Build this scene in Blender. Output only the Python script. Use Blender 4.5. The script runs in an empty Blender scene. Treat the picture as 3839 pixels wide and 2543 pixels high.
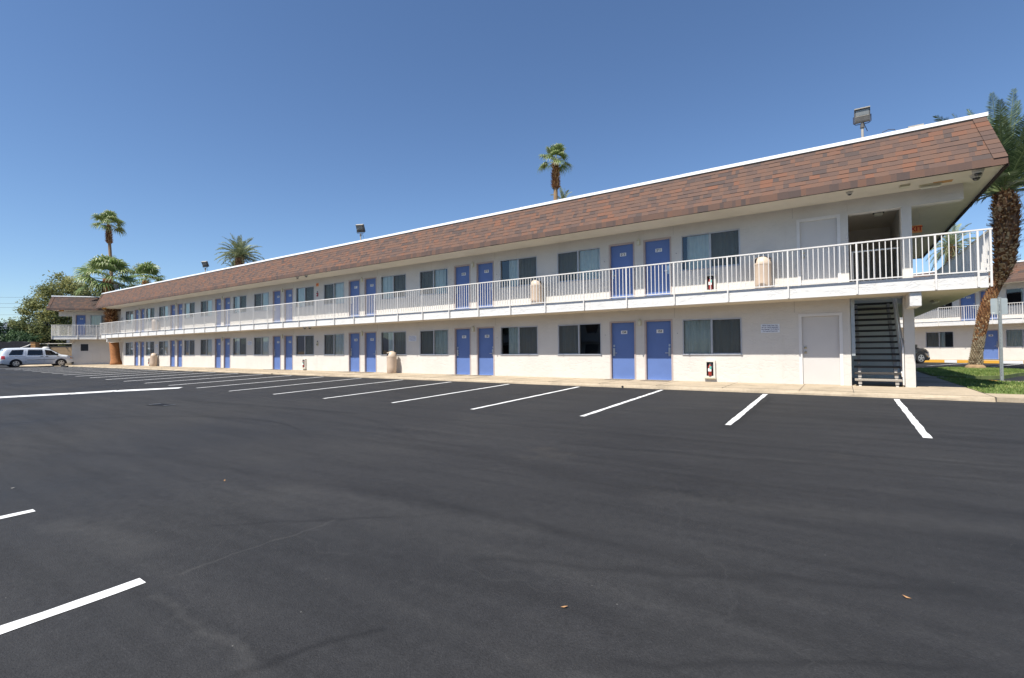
import bpy, math, random
from mathutils import Vector, Matrix
R = math.radians
scene = bpy.context.scene
col = scene.collection
random.seed(7)

# ------------------------------------------------------------------ materials
def new_mat(name):
    m = bpy.data.materials.new(name); m.use_nodes = True
    nt = m.node_tree
    return m, nt, nt.nodes['Principled BSDF']
def nd(nt, t, **kw):
    n = nt.nodes.new(t)
    for k, v in kw.items():
        if k in n.inputs: n.inputs[k].default_value = v
        else: setattr(n, k, v)
    return n
def ramp(nt, pts):
    n = nt.nodes.new('ShaderNodeValToRGB'); e = n.color_ramp.elements
    while len(e) < len(pts): e.new(.5)
    for i, (p, c) in enumerate(pts):
        e[i].position = p; e[i].color = (*c, 1) if len(c) == 3 else c
    return n
def simple(name, color, rough=.6, metal=0., var=.0, scale=4., bump=0., bscale=60., spec=.4, coat=0.):
    m, nt, b = new_mat(name); L = nt.links.new
    b.inputs['Roughness'].default_value = rough; b.inputs['Metallic'].default_value = metal
    b.inputs['Specular IOR Level'].default_value = spec
    b.inputs['Coat Weight'].default_value = coat
    tc = nd(nt, 'ShaderNodeTexCoord')
    if var:
        n = nd(nt, 'ShaderNodeTexNoise', Scale=scale, Detail=6., Roughness=.65); L(tc.outputs['Object'], n.inputs['Vector'])
        r = ramp(nt, [(.3, [c*(1-var) for c in color]), (.7, [min(1, c*(1+var)) for c in color])])
        L(n.outputs['Fac'], r.inputs['Fac']); L(r.outputs['Color'], b.inputs['Base Color'])
    else:
        b.inputs['Base Color'].default_value = (*color, 1)
    if bump:
        n2 = nd(nt, 'ShaderNodeTexNoise', Scale=bscale, Detail=4.); L(tc.outputs['Object'], n2.inputs['Vector'])
        bp = nd(nt, 'ShaderNodeBump', Strength=bump, Distance=.01); L(n2.outputs['Fac'], bp.inputs['Height']); L(bp.outputs['Normal'], b.inputs['Normal'])
    return m
def stucco(name, color, bump=.5, scale=1.):
    # hand-trowelled plaster: stretched plateaus with ridges, faint grime
    m, nt, b = new_mat(name); L = nt.links.new
    b.inputs['Roughness'].default_value = .85; b.inputs['Specular IOR Level'].default_value = .2
    tc = nd(nt, 'ShaderNodeTexCoord')
    mp = nd(nt, 'ShaderNodeMapping'); mp.inputs['Scale'].default_value = (1, 1, 1.9); L(tc.outputs['Object'], mp.inputs['Vector'])
    w = nd(nt, 'ShaderNodeTexNoise', Scale=2.2*scale, Detail=3.); L(mp.outputs['Vector'], w.inputs['Vector'])
    mx = nd(nt, 'ShaderNodeMixRGB', blend_type='ADD'); mx.inputs['Fac'].default_value = .45
    L(mp.outputs['Vector'], mx.inputs['Color1']); L(w.outputs['Color'], mx.inputs['Color2'])
    v = nd(nt, 'ShaderNodeTexNoise', Scale=4.5*scale, Detail=7., Roughness=.6); L(mx.outputs['Color'], v.inputs['Vector'])
    r = ramp(nt, [(.40, (0, 0, 0)), (.47, (.75, .75, .75)), (.60, (.8, .8, .8)), (.66, (1, 1, 1))]); L(v.outputs['Fac'], r.inputs['Fac'])
    f = nd(nt, 'ShaderNodeTexNoise', Scale=45., Detail=4.); L(tc.outputs['Object'], f.inputs['Vector'])
    ad = nd(nt, 'ShaderNodeMath', operation='MULTIPLY_ADD'); ad.inputs[1].default_value = .12
    L(f.outputs['Fac'], ad.inputs[0]); L(r.outputs['Color'], ad.inputs[2])
    bp = nd(nt, 'ShaderNodeBump', Strength=bump, Distance=.012); L(ad.outputs[0], bp.inputs['Height']); L(bp.outputs['Normal'], b.inputs['Normal'])
    g = nd(nt, 'ShaderNodeTexNoise', Scale=.8, Detail=8., Roughness=.7); L(tc.outputs['Object'], g.inputs['Vector'])
    gr = ramp(nt, [(.28, [c*.90 for c in color]), (.55, color), (.75, [min(1, c*1.03) for c in color])]); L(g.outputs['Fac'], gr.inputs['Fac'])
    ms = nd(nt, 'ShaderNodeMapping'); ms.inputs['Scale'].default_value = (5., 5., .35); L(tc.outputs['Object'], ms.inputs['Vector'])
    sn = nd(nt, 'ShaderNodeTexNoise', Scale=1.3, Detail=6., Roughness=.65); L(ms.outputs[0], sn.inputs['Vector'])
    sr = ramp(nt, [(.58, (1, 1, 1)), (.74, (.88, .85, .80))]); L(sn.outputs['Fac'], sr.inputs['Fac'])
    pm = nd(nt, 'ShaderNodeTexNoise', Scale=.35, Detail=3.); L(tc.outputs['Object'], pm.inputs['Vector'])
    mm_ = nd(nt, 'ShaderNodeMixRGB', blend_type='MULTIPLY'); L(pm.outputs['Fac'], mm_.inputs[0]); L(gr.outputs['Color'], mm_.inputs[1]); L(sr.outputs[0], mm_.inputs[2])
    L(mm_.outputs[0], b.inputs['Base Color'])
    return m
def tinted(name, stops, rough=.8, spec=.3, trans=0., bump=0.):
    # colour picked per face from the 'tint' attribute
    m, nt, b = new_mat(name); L = nt.links.new
    a = nd(nt, 'ShaderNodeAttribute', attribute_name='tint')
    tc = nd(nt, 'ShaderNodeTexCoord')
    n = nd(nt, 'ShaderNodeTexNoise', Scale=25., Detail=5.); L(tc.outputs['Object'], n.inputs['Vector'])
    ma = nd(nt, 'ShaderNodeMath', operation='MULTIPLY_ADD'); ma.inputs[1].default_value = .18
    L(n.outputs['Fac'], ma.inputs[0])
    sb = nd(nt, 'ShaderNodeMath', operation='SUBTRACT'); sb.inputs[1].default_value = .09; L(a.outputs['Fac'], sb.inputs[0]); L(sb.outputs[0], ma.inputs[2])
    r = ramp(nt, stops); L(ma.outputs[0], r.inputs['Fac']); L(r.outputs['Color'], b.inputs['Base Color'])
    b.inputs['Roughness'].default_value = rough; b.inputs['Specular IOR Level'].default_value = spec
    if bump:
        n2 = nd(nt, 'ShaderNodeTexNoise', Scale=350., Detail=2.); L(tc.outputs['Object'], n2.inputs['Vector'])
        bp = nd(nt, 'ShaderNodeBump', Strength=bump, Distance=.003); L(n2.outputs['Fac'], bp.inputs['Height']); L(bp.outputs['Normal'], b.inputs['Normal'])
    if trans:
        t = nd(nt, 'ShaderNodeBsdfTranslucent'); L(r.outputs['Color'], t.inputs['Color'])
        mx = nd(nt, 'ShaderNodeMixShader'); mx.inputs[0].default_value = trans
        out = nt.nodes['Material Output']; L(b.outputs[0], mx.inputs[1]); L(t.outputs[0], mx.inputs[2]); L(mx.outputs[0], out.inputs['Surface'])
    return m

M = {}
WALLC = (.60, .57, .525)
M['stucco'] = stucco('stucco_white', WALLC, .34, 1.25)
M['stucco_fascia'] = stucco('stucco_fascia', (.66, .645, .62), .5, 1.0)
M['soffit'] = stucco('soffit_plaster', (.64, .58, .48), .35, 1.4)
M['trimwhite'] = simple('trim_white_paint', (.66, .64, .62), .5, var=.04)
M['flash'] = simple('white_metal_flashing', (.85, .85, .86), .45, var=.05, scale=1.5)
M['doorwhite'] = simple('white_door_paint', (.56, .535, .51), .5, var=.03, scale=1.)
M['blue'] = simple('blue_door_paint', (.105, .170, .385), .45, var=.07, scale=1.3, bump=.05, bscale=120)
M['taupe'] = simple('taupe_frame_paint', (.42, .345, .315), .55, var=.08, scale=3)
M['alu'] = simple('aluminium_frame', (.46, .46, .47), .45, .4, var=.08)
M['steel'] = simple('brushed_steel', (.62, .62, .62), .3, .9, var=.05)
M['brass'] = simple('brass_knob', (.62, .5, .3), .35, .9)
M['railwhite'] = simple('white_rail_paint', (.68, .65, .61), .45, var=.05, scale=3)
M['dark'] = simple('dark_interior', (.012, .012, .013), .9)  # near-black base colour stands in for unlit depth
M['plate'] = simple('number_plate', (.72, .72, .70), .5)
M['black'] = simple('black_letter', (.02, .02, .022), .5)
M['rubber'] = simple('black_rubber', (.016, .016, .018), .8, var=.2)
M['mat'] = simple('worn_door_mat', (.20, .165, .125), .95, var=.25, scale=14, bump=.5, bscale=200)
M['fixture'] = simple('cream_light_fixture', (.52, .49, .36), .5, var=.1)
M['diffuser'] = simple('frosted_glass', (.60, .59, .50), .35, var=.05)
M['canbody'] = simple('tan_fibreglass', (.50, .39, .30), .45, var=.05, scale=5, bump=.06, bscale=30)
M['cantop'] = simple('tan_fibreglass_top', (.56, .45, .35), .4, var=.05)
M['red'] = simple('extinguisher_red', (.33, .03, .025), .3, var=.08, coat=.4)
M['teal'] = simple('teal_inspection_tag', (.10, .42, .36), .6)
M['orange'] = simple('orange_sign_face', (.75, .30, .10), .5, var=.06)
M['exitred'] = simple('exit_letter_red', (.50, .03, .02), .5)
M['rust'] = simple('rust_stain', (.46, .25, .10), .9, var=.35, scale=18)
M['amber'] = simple('amber_lamp', (.62, .30, .06), .5, var=.15, scale=9)
M['signw'] = simple('notice_sign', (.66, .69, .74), .5, var=.04)
M['signink'] = simple('notice_ink', (.16, .16, .24), .6)
M['lampgrey'] = simple('weathered_lamp_housing', (.11, .105, .10), .6, .3, var=.25, scale=9)
M['lamptop'] = simple('lamp_pale_metal', (.40, .37, .32), .7, var=.15)  # paler tone for hood tops, stems and the roof box
M['lampglass'] = simple('lamp_lens', (.20, .21, .21), .25, 0, var=.1, spec=.7)
M['bracket'] = simple('dark_bracket', (.03, .03, .05), .6)
M['camwhite'] = simple('camera_shell', (.45, .44, .41), .5)
M['camdome'] = simple('camera_dome', (.02, .02, .02), .15, spec=.8)
M['galv'] = simple('galvanised_steel', (.36, .39, .40), .42, .35, var=.12, scale=8)
M['signback'] = simple('sign_back_aluminium', (.42, .46, .47), .45, .25, var=.10, scale=3)
M['tread'] = simple('aggregate_tread', (.05, .046, .043), .9, var=.45, scale=60, bump=.4, bscale=90)
M['treadlit'] = simple('aggregate_tread_sunlit', (.30, .27, .23), .9, var=.4, scale=70, bump=.4, bscale=90)  # lit copy of the tread; sun on the lowest step put into the colour
M['stringer'] = simple('stair_steel_paint', (.40, .37, .33), .6, var=.12)
M['curtain'] = simple('curtain_fabric', (.82, .80, .68), .9, var=.06, scale=6)
M['curtain2'] = simple('curtain_fabric_dark', (.36, .36, .32), .9, var=.1, scale=6)
M['wood'] = simple('weathered_wood', (.28, .15, .06), .8, var=.3, scale=6)
M['pvc'] = simple('white_pipe', (.65, .63, .58), .5, var=.1)
M['tarp'] = simple('black_mesh_tarp', (.014, .014, .02), .8, var=.5, scale=5, bump=.6, bscale=12)
M['blockwall'] = simple('tan_block_wall', (.36, .255, .155), .9, var=.16, scale=2., bump=.4, bscale=12)
M['fencerail'] = simple('pale_rail', (.46, .43, .37), .6, var=.12)
M['gatedark'] = simple('grey_gate_metal', (.13, .14, .15), .6, var=.15)
M['wire'] = simple('power_line', (.10, .10, .11), .7)
M['trunk'] = simple('tree_bark', (.085, .065, .055), .95, var=.35, scale=9, bump=.8, bscale=20)
M['bark_orange'] = simple('palm_bark_orange', (.35, .155, .065), .95, var=.3, scale=7, bump=.9, bscale=18)
M['bark_thin'] = simple('palm_bark_pale', (.27, .18, .10), .95, var=.25, scale=5, bump=.5, bscale=20)
M['date_bark'] = simple('date_palm_core', (.15, .085, .05), .95, var=.3, scale=8, bump=.6, bscale=20)
M['ext_white'] = simple('cabinet_white', (.60, .57, .51), .5)
M['ceilvent'] = simple('vent_screen', (.07, .05, .045), .9)

def paint_mat(name, color, rough=.55, wear=.12):
    m, nt, b = new_mat(name); L = nt.links.new
    tc = nd(nt, 'ShaderNodeTexCoord')
    n = nd(nt, 'ShaderNodeTexNoise', Scale=30., Detail=8., Roughness=.75); L(tc.outputs['Object'], n.inputs['Vector'])
    n2 = nd(nt, 'ShaderNodeTexNoise', Scale=2.5, Detail=5.); L(tc.outputs['Object'], n2.inputs['Vector'])
    ma = nd(nt, 'ShaderNodeMath', operation='MULTIPLY_ADD'); ma.inputs[1].default_value = .5
    L(n2.outputs['Fac'], ma.inputs[0]); L(n.outputs['Fac'], ma.inputs[2])
    r = ramp(nt, [(.36, [c*.35 for c in color]), (.46, [c*(1-wear) for c in color]), (.85, color)]); L(ma.outputs[0], r.inputs['Fac'])
    L(r.outputs['Color'], b.inputs['Base Color']); b.inputs['Roughness'].default_value = rough
    bp = nd(nt, 'ShaderNodeBump', Strength=.3, Distance=.004); L(n.outputs['Fac'], bp.inputs['Height']); L(bp.outputs['Normal'], b.inputs['Normal'])
    return m
M['linepaint'] = paint_mat('white_line_paint', (.74, .74, .73), wear=.22)
M['yellowpaint'] = paint_mat('yellow_kerb_paint', (.70, .36, .04))
M['kerbwhite'] = paint_mat('white_kerb_paint', (.72, .72, .72))

# glass: fresnel mirror over see-through
def glass_mat(name, tintc=(.93, .95, .94), boost=2.0):
    m = bpy.data.materials.new(name); m.use_nodes = True; nt = m.node_tree; L = nt.links.new
    nt.nodes.remove(nt.nodes['Principled BSDF'])
    out = nt.nodes['Material Output']
    fr = nd(nt, 'ShaderNodeFresnel', IOR=1.55)
    mu = nd(nt, 'ShaderNodeMath', operation='MULTIPLY'); mu.inputs[1].default_value = boost; L(fr.outputs[0], mu.inputs[0])
    t = nd(nt, 'ShaderNodeBsdfTransparent'); t.inputs['Color'].default_value = (*tintc, 1)
    g = nd(nt, 'ShaderNodeBsdfGlossy'); g.inputs['Roughness'].default_value = .01
    n = nd(nt, 'ShaderNodeTexNoise', Scale=1.1, Detail=1.); tc = nd(nt, 'ShaderNodeTexCoord'); L(tc.outputs['Object'], n.inputs['Vector'])
    bp = nd(nt, 'ShaderNodeBump', Strength=.25, Distance=.01); L(n.outputs['Fac'], bp.inputs['Height']); L(bp.outputs['Normal'], g.inputs['Normal'])
    mx = nd(nt, 'ShaderNodeMixShader'); L(mu.outputs[0], mx.inputs[0]); L(t.outputs[0], mx.inputs[1]); L(g.outputs[0], mx.inputs[2])
    L(mx.outputs[0], out.inputs['Surface'])
    return m
M['glass'] = glass_mat('window_glass')
def screen_mat():
    m = bpy.data.materials.new('insect_screen'); m.use_nodes = True; nt = m.node_tree; L = nt.links.new
    b = nt.nodes['Principled BSDF']; b.inputs['Base Color'].default_value = (.055, .055, .055, 1); b.inputs['Roughness'].default_value = .8
    t = nd(nt, 'ShaderNodeBsdfTransparent'); mx = nd(nt, 'ShaderNodeMixShader'); mx.inputs[0].default_value = .52
    L(t.outputs[0], mx.inputs[1]); L(b.outputs[0], mx.inputs[2]); L(mx.outputs[0], nt.nodes['Material Output'].inputs['Surface'])
    return m
M['screen'] = screen_mat()
def carglass():
    m, nt, b = new_mat('car_glass'); b.inputs['Base Color'].default_value = (.010, .012, .016, 1)
    b.inputs['Roughness'].default_value = .04; b.inputs['Specular IOR Level'].default_value = .7
    return m
M['carglass'] = carglass()
M['carwhite'] = simple('white_car_paint', (.70, .74, .80), .25, .1, coat=.8, spec=.5)
M['carblack'] = simple('black_car_paint', (.012, .012, .014), .2, .1, coat=1., spec=.6)
M['cartrim'] = simple('dark_car_trim', (.02, .025, .03), .6)
M['taillight'] = simple('red_tail_lens', (.50, .03, .03), .2, coat=.7)
M['headlight'] = simple('headlight_lens', (.62, .52, .42), .15, coat=.7)
M['indicator'] = simple('indicator_lens', (.7, .22, .04), .2)
M['rim'] = simple('alloy_rim', (.55, .56, .57), .3, .8)

# roof shingles by face tint
M['shingle'] = tinted('asphalt_shingle', [(0., (.090, .069, .063)), (.25, (.120, .080, .067)), (.5, (.145, .090, .069)), (.72, (.160, .090, .065)), (1., (.182, .090, .060))], .92, .2, bump=.8)
M['butt'] = simple('shingle_butt_edge', (.035, .024, .022), .95)
M['fanleaf'] = tinted('fan_palm_leaf', [(0., (.09, .13, .04)), (.45, (.17, .25, .08)), (.75, (.34, .40, .17)), (1., (.58, .58, .34))], .45, .5, .3)
M['dateleaf'] = tinted('date_palm_leaf', [(0., (.028, .05, .022)), (.5, (.065, .105, .042)), (1., (.22, .27, .12))], .45, .5, .15)
M['dateleaf_pale'] = tinted('pale_date_palm_leaf', [(0., (.09, .12, .06)), (.5, (.19, .23, .12)), (1., (.38, .40, .24))], .5, .4, .2)
M['boot'] = tinted('palm_leaf_base', [(0., (.10, .045, .025)), (.35, (.26, .12, .055)), (.7, (.46, .27, .13)), (1., (.66, .47, .27))], .9, .15)
M['boot_grey'] = tinted('old_palm_leaf_base', [(0., (.16, .12, .08)), (.5, (.36, .29, .20)), (1., (.55, .46, .34))], .9, .15)
M['treeleaf'] = tinted('olive_tree_leaf', [(0., (.09, .12, .055)), (.5, (.21, .235, .10)), (1., (.46, .42, .15))], .7, .3, .35)
M['darkleaf'] = tinted('dark_green_leaf', [(0., (.02, .045, .022)), (.5, (.055, .105, .045)), (1., (.13, .19, .075))], .6, .35, .2)
M['brightleaf'] = tinted('bright_green_leaf', [(0., (.05, .09, .02)), (1., (.13, .20, .05))], .7, .3, .3)

# asphalt
DKC = (.011, .0112, .0125, 1); LTC = (.058, .057, .056, 1)
SEGS = [(DKC, (-2.45, -15.45), (-2.15, -14.8), .04, .7), (LTC, (-3.65, -15.38), (-2.5, -15.36), .05, .30), (LTC, (-3.85, -15.2), (-3.75, -13.9), .02, .45),
        (LTC, (-2.98, -15.38), (-2.3, -15.4), .09, .28), (DKC, (-1.42, -3.2), (-1.60, -7.9), .16, .6), (DKC, (-4.6, -14.6), (-2.9, -13.2), .05, .5),
        (LTC, (-5.9, -15.3), (-4.6, -15.1), .22, .35), (LTC, (-5.0, -13.6), (-2.2, -13.3), .25, .28), (DKC, (-2.2, -13.9), (.6, -12.7), .07, .45),
        (DKC, (-3.5, -10.2), (4.5, -9.4), .12, .45), (DKC, (-8, -9.4), (3.5, -8.9), .10, .4), (LTC, (-1.5, -11.9), (3.2, -10.9), .30, .25), (DKC, (-16, -10.2), (-9, -9.6), .15, .45),
        (LTC, (-1.1, -14.7), (.1, -14.3), .14, .35), (DKC, (-.9, -14.4), (.4, -13.6), .05, .5)]
def asphalt():
    m, nt, b = new_mat('sealed_asphalt'); L = nt.links.new
    tc = nd(nt, 'ShaderNodeTexCoord'); P = tc.outputs['Object']
    big = nd(nt, 'ShaderNodeTexNoise', Scale=.22, Detail=5., Roughness=.55); L(P, big.inputs['Vector'])
    mpS = nd(nt, 'ShaderNodeMapping'); mpS.inputs['Rotation'].default_value = (0, 0, R(18)); mpS.inputs['Scale'].default_value = (.25, 2.2, 1); L(P, mpS.inputs['Vector'])
    st = nd(nt, 'ShaderNodeTexNoise', Scale=1.6, Detail=6., Roughness=.6); L(mpS.outputs[0], st.inputs['Vector'])
    base = ramp(nt, [(.30, (.0200, .0203, .0218)), (.50, (.0250, .0252, .0270)), (.72, (.0312, .0311, .0322))]); L(big.outputs['Fac'], base.inputs['Fac'])
    sr = ramp(nt, [(.30, (.76, .76, .76)), (.5, (1, 1, 1)), (.70, (1.20, 1.19, 1.16))]); L(st.outputs['Fac'], sr.inputs['Fac'])
    mu = nd(nt, 'ShaderNodeMixRGB', blend_type='MULTIPLY'); mu.inputs['Fac'].default_value = 1; L(base.outputs[0], mu.inputs[1]); L(sr.outputs[0], mu.inputs[2])
    # fine stone grain
    g = nd(nt, 'ShaderNodeTexNoise', Scale=75., Detail=5., Roughness=.75); L(P, g.inputs['Vector'])
    gr = ramp(nt, [(.30, (.60, .60, .60)), (.50, (1, 1, 1)), (.66, (1.35, 1.35, 1.35)), (.76, (3., 2.9, 2.8))]); L(g.outputs['Fac'], gr.inputs['Fac'])
    mu2 = nd(nt, 'ShaderNodeMixRGB', blend_type='MULTIPLY'); mu2.inputs['Fac'].default_value = .8; L(mu.outputs[0], mu2.inputs[1]); L(gr.outputs[0], mu2.inputs[2])
    mg = nd(nt, 'ShaderNodeTexNoise', Scale=11., Detail=6., Roughness=.8); L(P, mg.inputs['Vector'])
    mgr = ramp(nt, [(.32, (.84, .84, .84)), (.5, (1, 1, 1)), (.68, (1.2, 1.2, 1.19))]); L(mg.outputs['Fac'], mgr.inputs['Fac'])
    mu3 = nd(nt, 'ShaderNodeMixRGB', blend_type='MULTIPLY'); mu3.inputs['Fac'].default_value = 1; L(mu2.outputs[0], mu3.inputs[1]); L(mgr.outputs[0], mu3.inputs[2])
    col_ = mu3.outputs[0]
    # dusty brownish patches
    pn = nd(nt, 'ShaderNodeTexNoise', Scale=.55, Detail=6., Roughness=.7); pn.noise_dimensions = '3D'
    mp2 = nd(nt, 'ShaderNodeMapping'); mp2.inputs['Location'].default_value = (13.3, 4.1, 0); L(P, mp2.inputs['Vector']); L(mp2.outputs[0], pn.inputs['Vector'])
    pr = ramp(nt, [(.62, (0, 0, 0)), (.76, (1, 1, 1))]); L(pn.outputs['Fac'], pr.inputs['Fac'])
    pf = nd(nt, 'ShaderNodeMath', operation='MULTIPLY'); pf.inputs[1].default_value = .6; L(pr.outputs[0], pf.inputs[0])
    mx = nd(nt, 'ShaderNodeMixRGB', blend_type='MIX'); L(pf.outputs[0], mx.inputs[0]); L(col_, mx.inputs[1]); mx.inputs[2].default_value = (.052, .048, .042, 1)
    col_ = mx.outputs[0]
    # tyre marks: rings about a few centres
    sx = nd(nt, 'ShaderNodeSeparateXYZ'); L(P, sx.inputs[0])
    wob = nd(nt, 'ShaderNodeTexNoise', Scale=.35, Detail=2.); L(P, wob.inputs['Vector'])
    def ringmark(c, col_, cx, cy, rad, wid, dark, xmax):
        def mth(op, a, bb, cc=None):
            n = nd(nt, 'ShaderNodeMath', operation=op)
            for i, v in enumerate((a, bb, cc)):
                if v is None: continue
                if isinstance(v, (int, float)): n.inputs[i].default_value = v
                else: L(v, n.inputs[i])
            return n.outputs[0]
        dx = mth('SUBTRACT', sx.outputs[0], cx); dy = mth('SUBTRACT', sx.outputs[1], cy)
        d = mth('SQRT', mth('ADD', mth('MULTIPLY', dx, dx), mth('MULTIPLY', dy, dy)), 0.)
        d = mth('ADD', d, mth('MULTIPLY', wob.outputs['Fac'], .5))
        e = mth('ABSOLUTE', mth('SUBTRACT', d, rad), 0.)
        f = mth('SUBTRACT', 1., mth('DIVIDE', e, wid)); f = mth('MAXIMUM', f, 0.)
        f = mth('MULTIPLY', f, mth('MULTIPLY', st.outputs['Fac'], dark*2))
        f = mth('MULTIPLY', f, mth('MINIMUM', mth('MAXIMUM', mth('MULTIPLY', mth('SUBTRACT', xmax, sx.outputs[0]), .4), 0.), 1.))
        n = nd(nt, 'ShaderNodeMixRGB', blend_type='MULTIPLY'); L(f, n.inputs[0]); L(col_, n.inputs[1]); n.inputs[2].default_value = c
        return n.outputs[0]
    dk = (.45, .45, .46, 1); lt = (1.5, 1.48, 1.42, 1)
    col_ = ringmark(dk, col_, -9.9, -17.3, 6.35, .05, .8, -6.5)
    col_ = ringmark(dk, col_, -9.9, -17.5, 7.9, .07, .4, -4.5)
    col_ = ringmark(dk, col_, -2., -44., 31.1, .12, .2, 2.)
    col_ = ringmark(lt, col_, -2., -44., 30.5, .30, .22, 9.)
    col_ = ringmark(dk, col_, 6., -52., 38.9, .10, .2, 9.)
    col_ = ringmark(dk, col_, 6., -52., 37.1, .12, .2, 9.)
    def segmark(c, col_, a, b_, wid, amt):
        # a worn seam: soft band about the segment a-b, its edge broken by noise
        def mth(op, *v):
            n = nd(nt, 'ShaderNodeMath', operation=op)
            for i_, q in enumerate(v):
                if isinstance(q, (int, float)): n.inputs[i_].default_value = q
                else: L(q, n.inputs[i_])
            return n.outputs[0]
        L2 = (b_[0]-a[0])**2+(b_[1]-a[1])**2; ux, uy = (b_[0]-a[0]), (b_[1]-a[1])
        wx_ = mth('ADD', sx.outputs[0], mth('MULTIPLY', mth('SUBTRACT', seg_n.outputs['Fac'], .5), .28)); wy_ = mth('ADD', sx.outputs[1], mth('MULTIPLY', mth('SUBTRACT', seg_n2.outputs['Fac'], .5), .28))
        px_ = mth('SUBTRACT', wx_, a[0]); py_ = mth('SUBTRACT', wy_, a[1])
        t_ = mth('DIVIDE', mth('ADD', mth('MULTIPLY', px_, ux), mth('MULTIPLY', py_, uy)), L2); t_ = mth('MINIMUM', mth('MAXIMUM', t_, 0.), 1.)
        ex = mth('SUBTRACT', px_, mth('MULTIPLY', t_, ux)); ey = mth('SUBTRACT', py_, mth('MULTIPLY', t_, uy))
        dd = mth('SQRT', mth('ADD', mth('MULTIPLY', ex, ex), mth('MULTIPLY', ey, ey)))
        f = mth('MAXIMUM', mth('SUBTRACT', 1., mth('DIVIDE', dd, wid)), 0.); f = mth('MULTIPLY', f, mth('MULTIPLY', mg.outputs['Fac'], amt*2))
        n = nd(nt, 'ShaderNodeMixRGB', blend_type='MIX'); n.use_clamp = True; L(f, n.inputs[0]); L(col_, n.inputs[1]); n.inputs[2].default_value = c
        return n.outputs[0]
    seg_n = nd(nt, 'ShaderNodeTexNoise', Scale=2.6, Detail=5.); L(P, seg_n.inputs['Vector'])
    mps = nd(nt, 'ShaderNodeMapping'); mps.inputs['Location'].default_value = (7, 3, 1); L(P, mps.inputs['Vector']); seg_n2 = nd(nt, 'ShaderNodeTexNoise', Scale=2.6, Detail=5.); L(mps.outputs[0], seg_n2.inputs['Vector'])
    for (c_, a_, b2, w_, am) in SEGS: col_ = segmark(c_, col_, a_, b2, w_, am)
    # hairline cracks
    vr = nd(nt, 'ShaderNodeTexVoronoi', feature='DISTANCE_TO_EDGE', Scale=.28)
    w2 = nd(nt, 'ShaderNodeTexNoise', Scale=1.8, Detail=5.); L(P, w2.inputs['Vector'])
    wm = nd(nt, 'ShaderNodeMixRGB', blend_type='ADD'); wm.inputs[0].default_value = .7; L(P, wm.inputs[1]); L(w2.outputs['Color'], wm.inputs[2]); L(wm.outputs[0], vr.inputs['Vector'])
    cr = ramp(nt, [(0., (1, 1, 1)), (.0022, (0, 0, 0))]); L(vr.outputs['Distance'], cr.inputs['Fac'])
    cg = nd(nt, 'ShaderNodeMath', operation='MULTIPLY'); L(cr.outputs[0], cg.inputs[0]); L(pn.outputs['Fac'], cg.inputs[1])
    cm = nd(nt, 'ShaderNodeMixRGB', blend_type='MIX'); L(cg.outputs[0], cm.inputs[0]); L(col_, cm.inputs[1]); cm.inputs[2].default_value = (.036, .036, .037, 1)
    sp_ = nd(nt, 'ShaderNodeTexVoronoi', Scale=9.); L(P, sp_.inputs['Vector'])
    spr = ramp(nt, [(.0, (1, 1, 1)), (.028, (1, 1, 1)), (.045, (0, 0, 0))]); L(sp_.outputs['Distance'], spr.inputs['Fac'])
    sc_ = nd(nt, 'ShaderNodeSeparateColor'); L(sp_.outputs['Color'], sc_.inputs[0])
    sth = nd(nt, 'ShaderNodeMath', operation='GREATER_THAN'); sth.inputs[1].default_value = .86; L(sc_.outputs[0], sth.inputs[0])
    spm = nd(nt, 'ShaderNodeMath', operation='MULTIPLY'); L(spr.outputs[0], spm.inputs[0]); L(sth.outputs[0], spm.inputs[1])
    cs_ = nd(nt, 'ShaderNodeMixRGB', blend_type='MIX'); L(spm.outputs[0], cs_.inputs[0]); L(cm.outputs[0], cs_.inputs[1]); cs_.inputs[2].default_value = (.16, .155, .145, 1)
    L(cs_.outputs[0], b.inputs['Base Color'])
    rr = ramp(nt, [(.3, (.62, .62, .62)), (.7, (.86, .86, .86))]); L(big.outputs['Fac'], rr.inputs['Fac']); L(rr.outputs[0], b.inputs['Roughness'])
    b.inputs['Specular IOR Level'].default_value = .28
    bn = nd(nt, 'ShaderNodeTexNoise', Scale=95., Detail=4., Roughness=.7); L(P, bn.inputs['Vector'])
    bp = nd(nt, 'ShaderNodeBump', Strength=.8, Distance=.010); L(bn.outputs['Fac'], bp.inputs['Height'])
    bn2 = nd(nt, 'ShaderNodeTexNoise', Scale=1.1, Detail=3.); L(P, bn2.inputs['Vector'])
    bp2 = nd(nt, 'ShaderNodeBump', Strength=.35, Distance=.03); L(bn2.outputs['Fac'], bp2.inputs['Height']); L(bp.outputs[0], bp2.inputs['Normal'])
    L(bp2.outputs[0], b.inputs['Normal'])
    return m
M['asphalt'] = asphalt()

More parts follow.
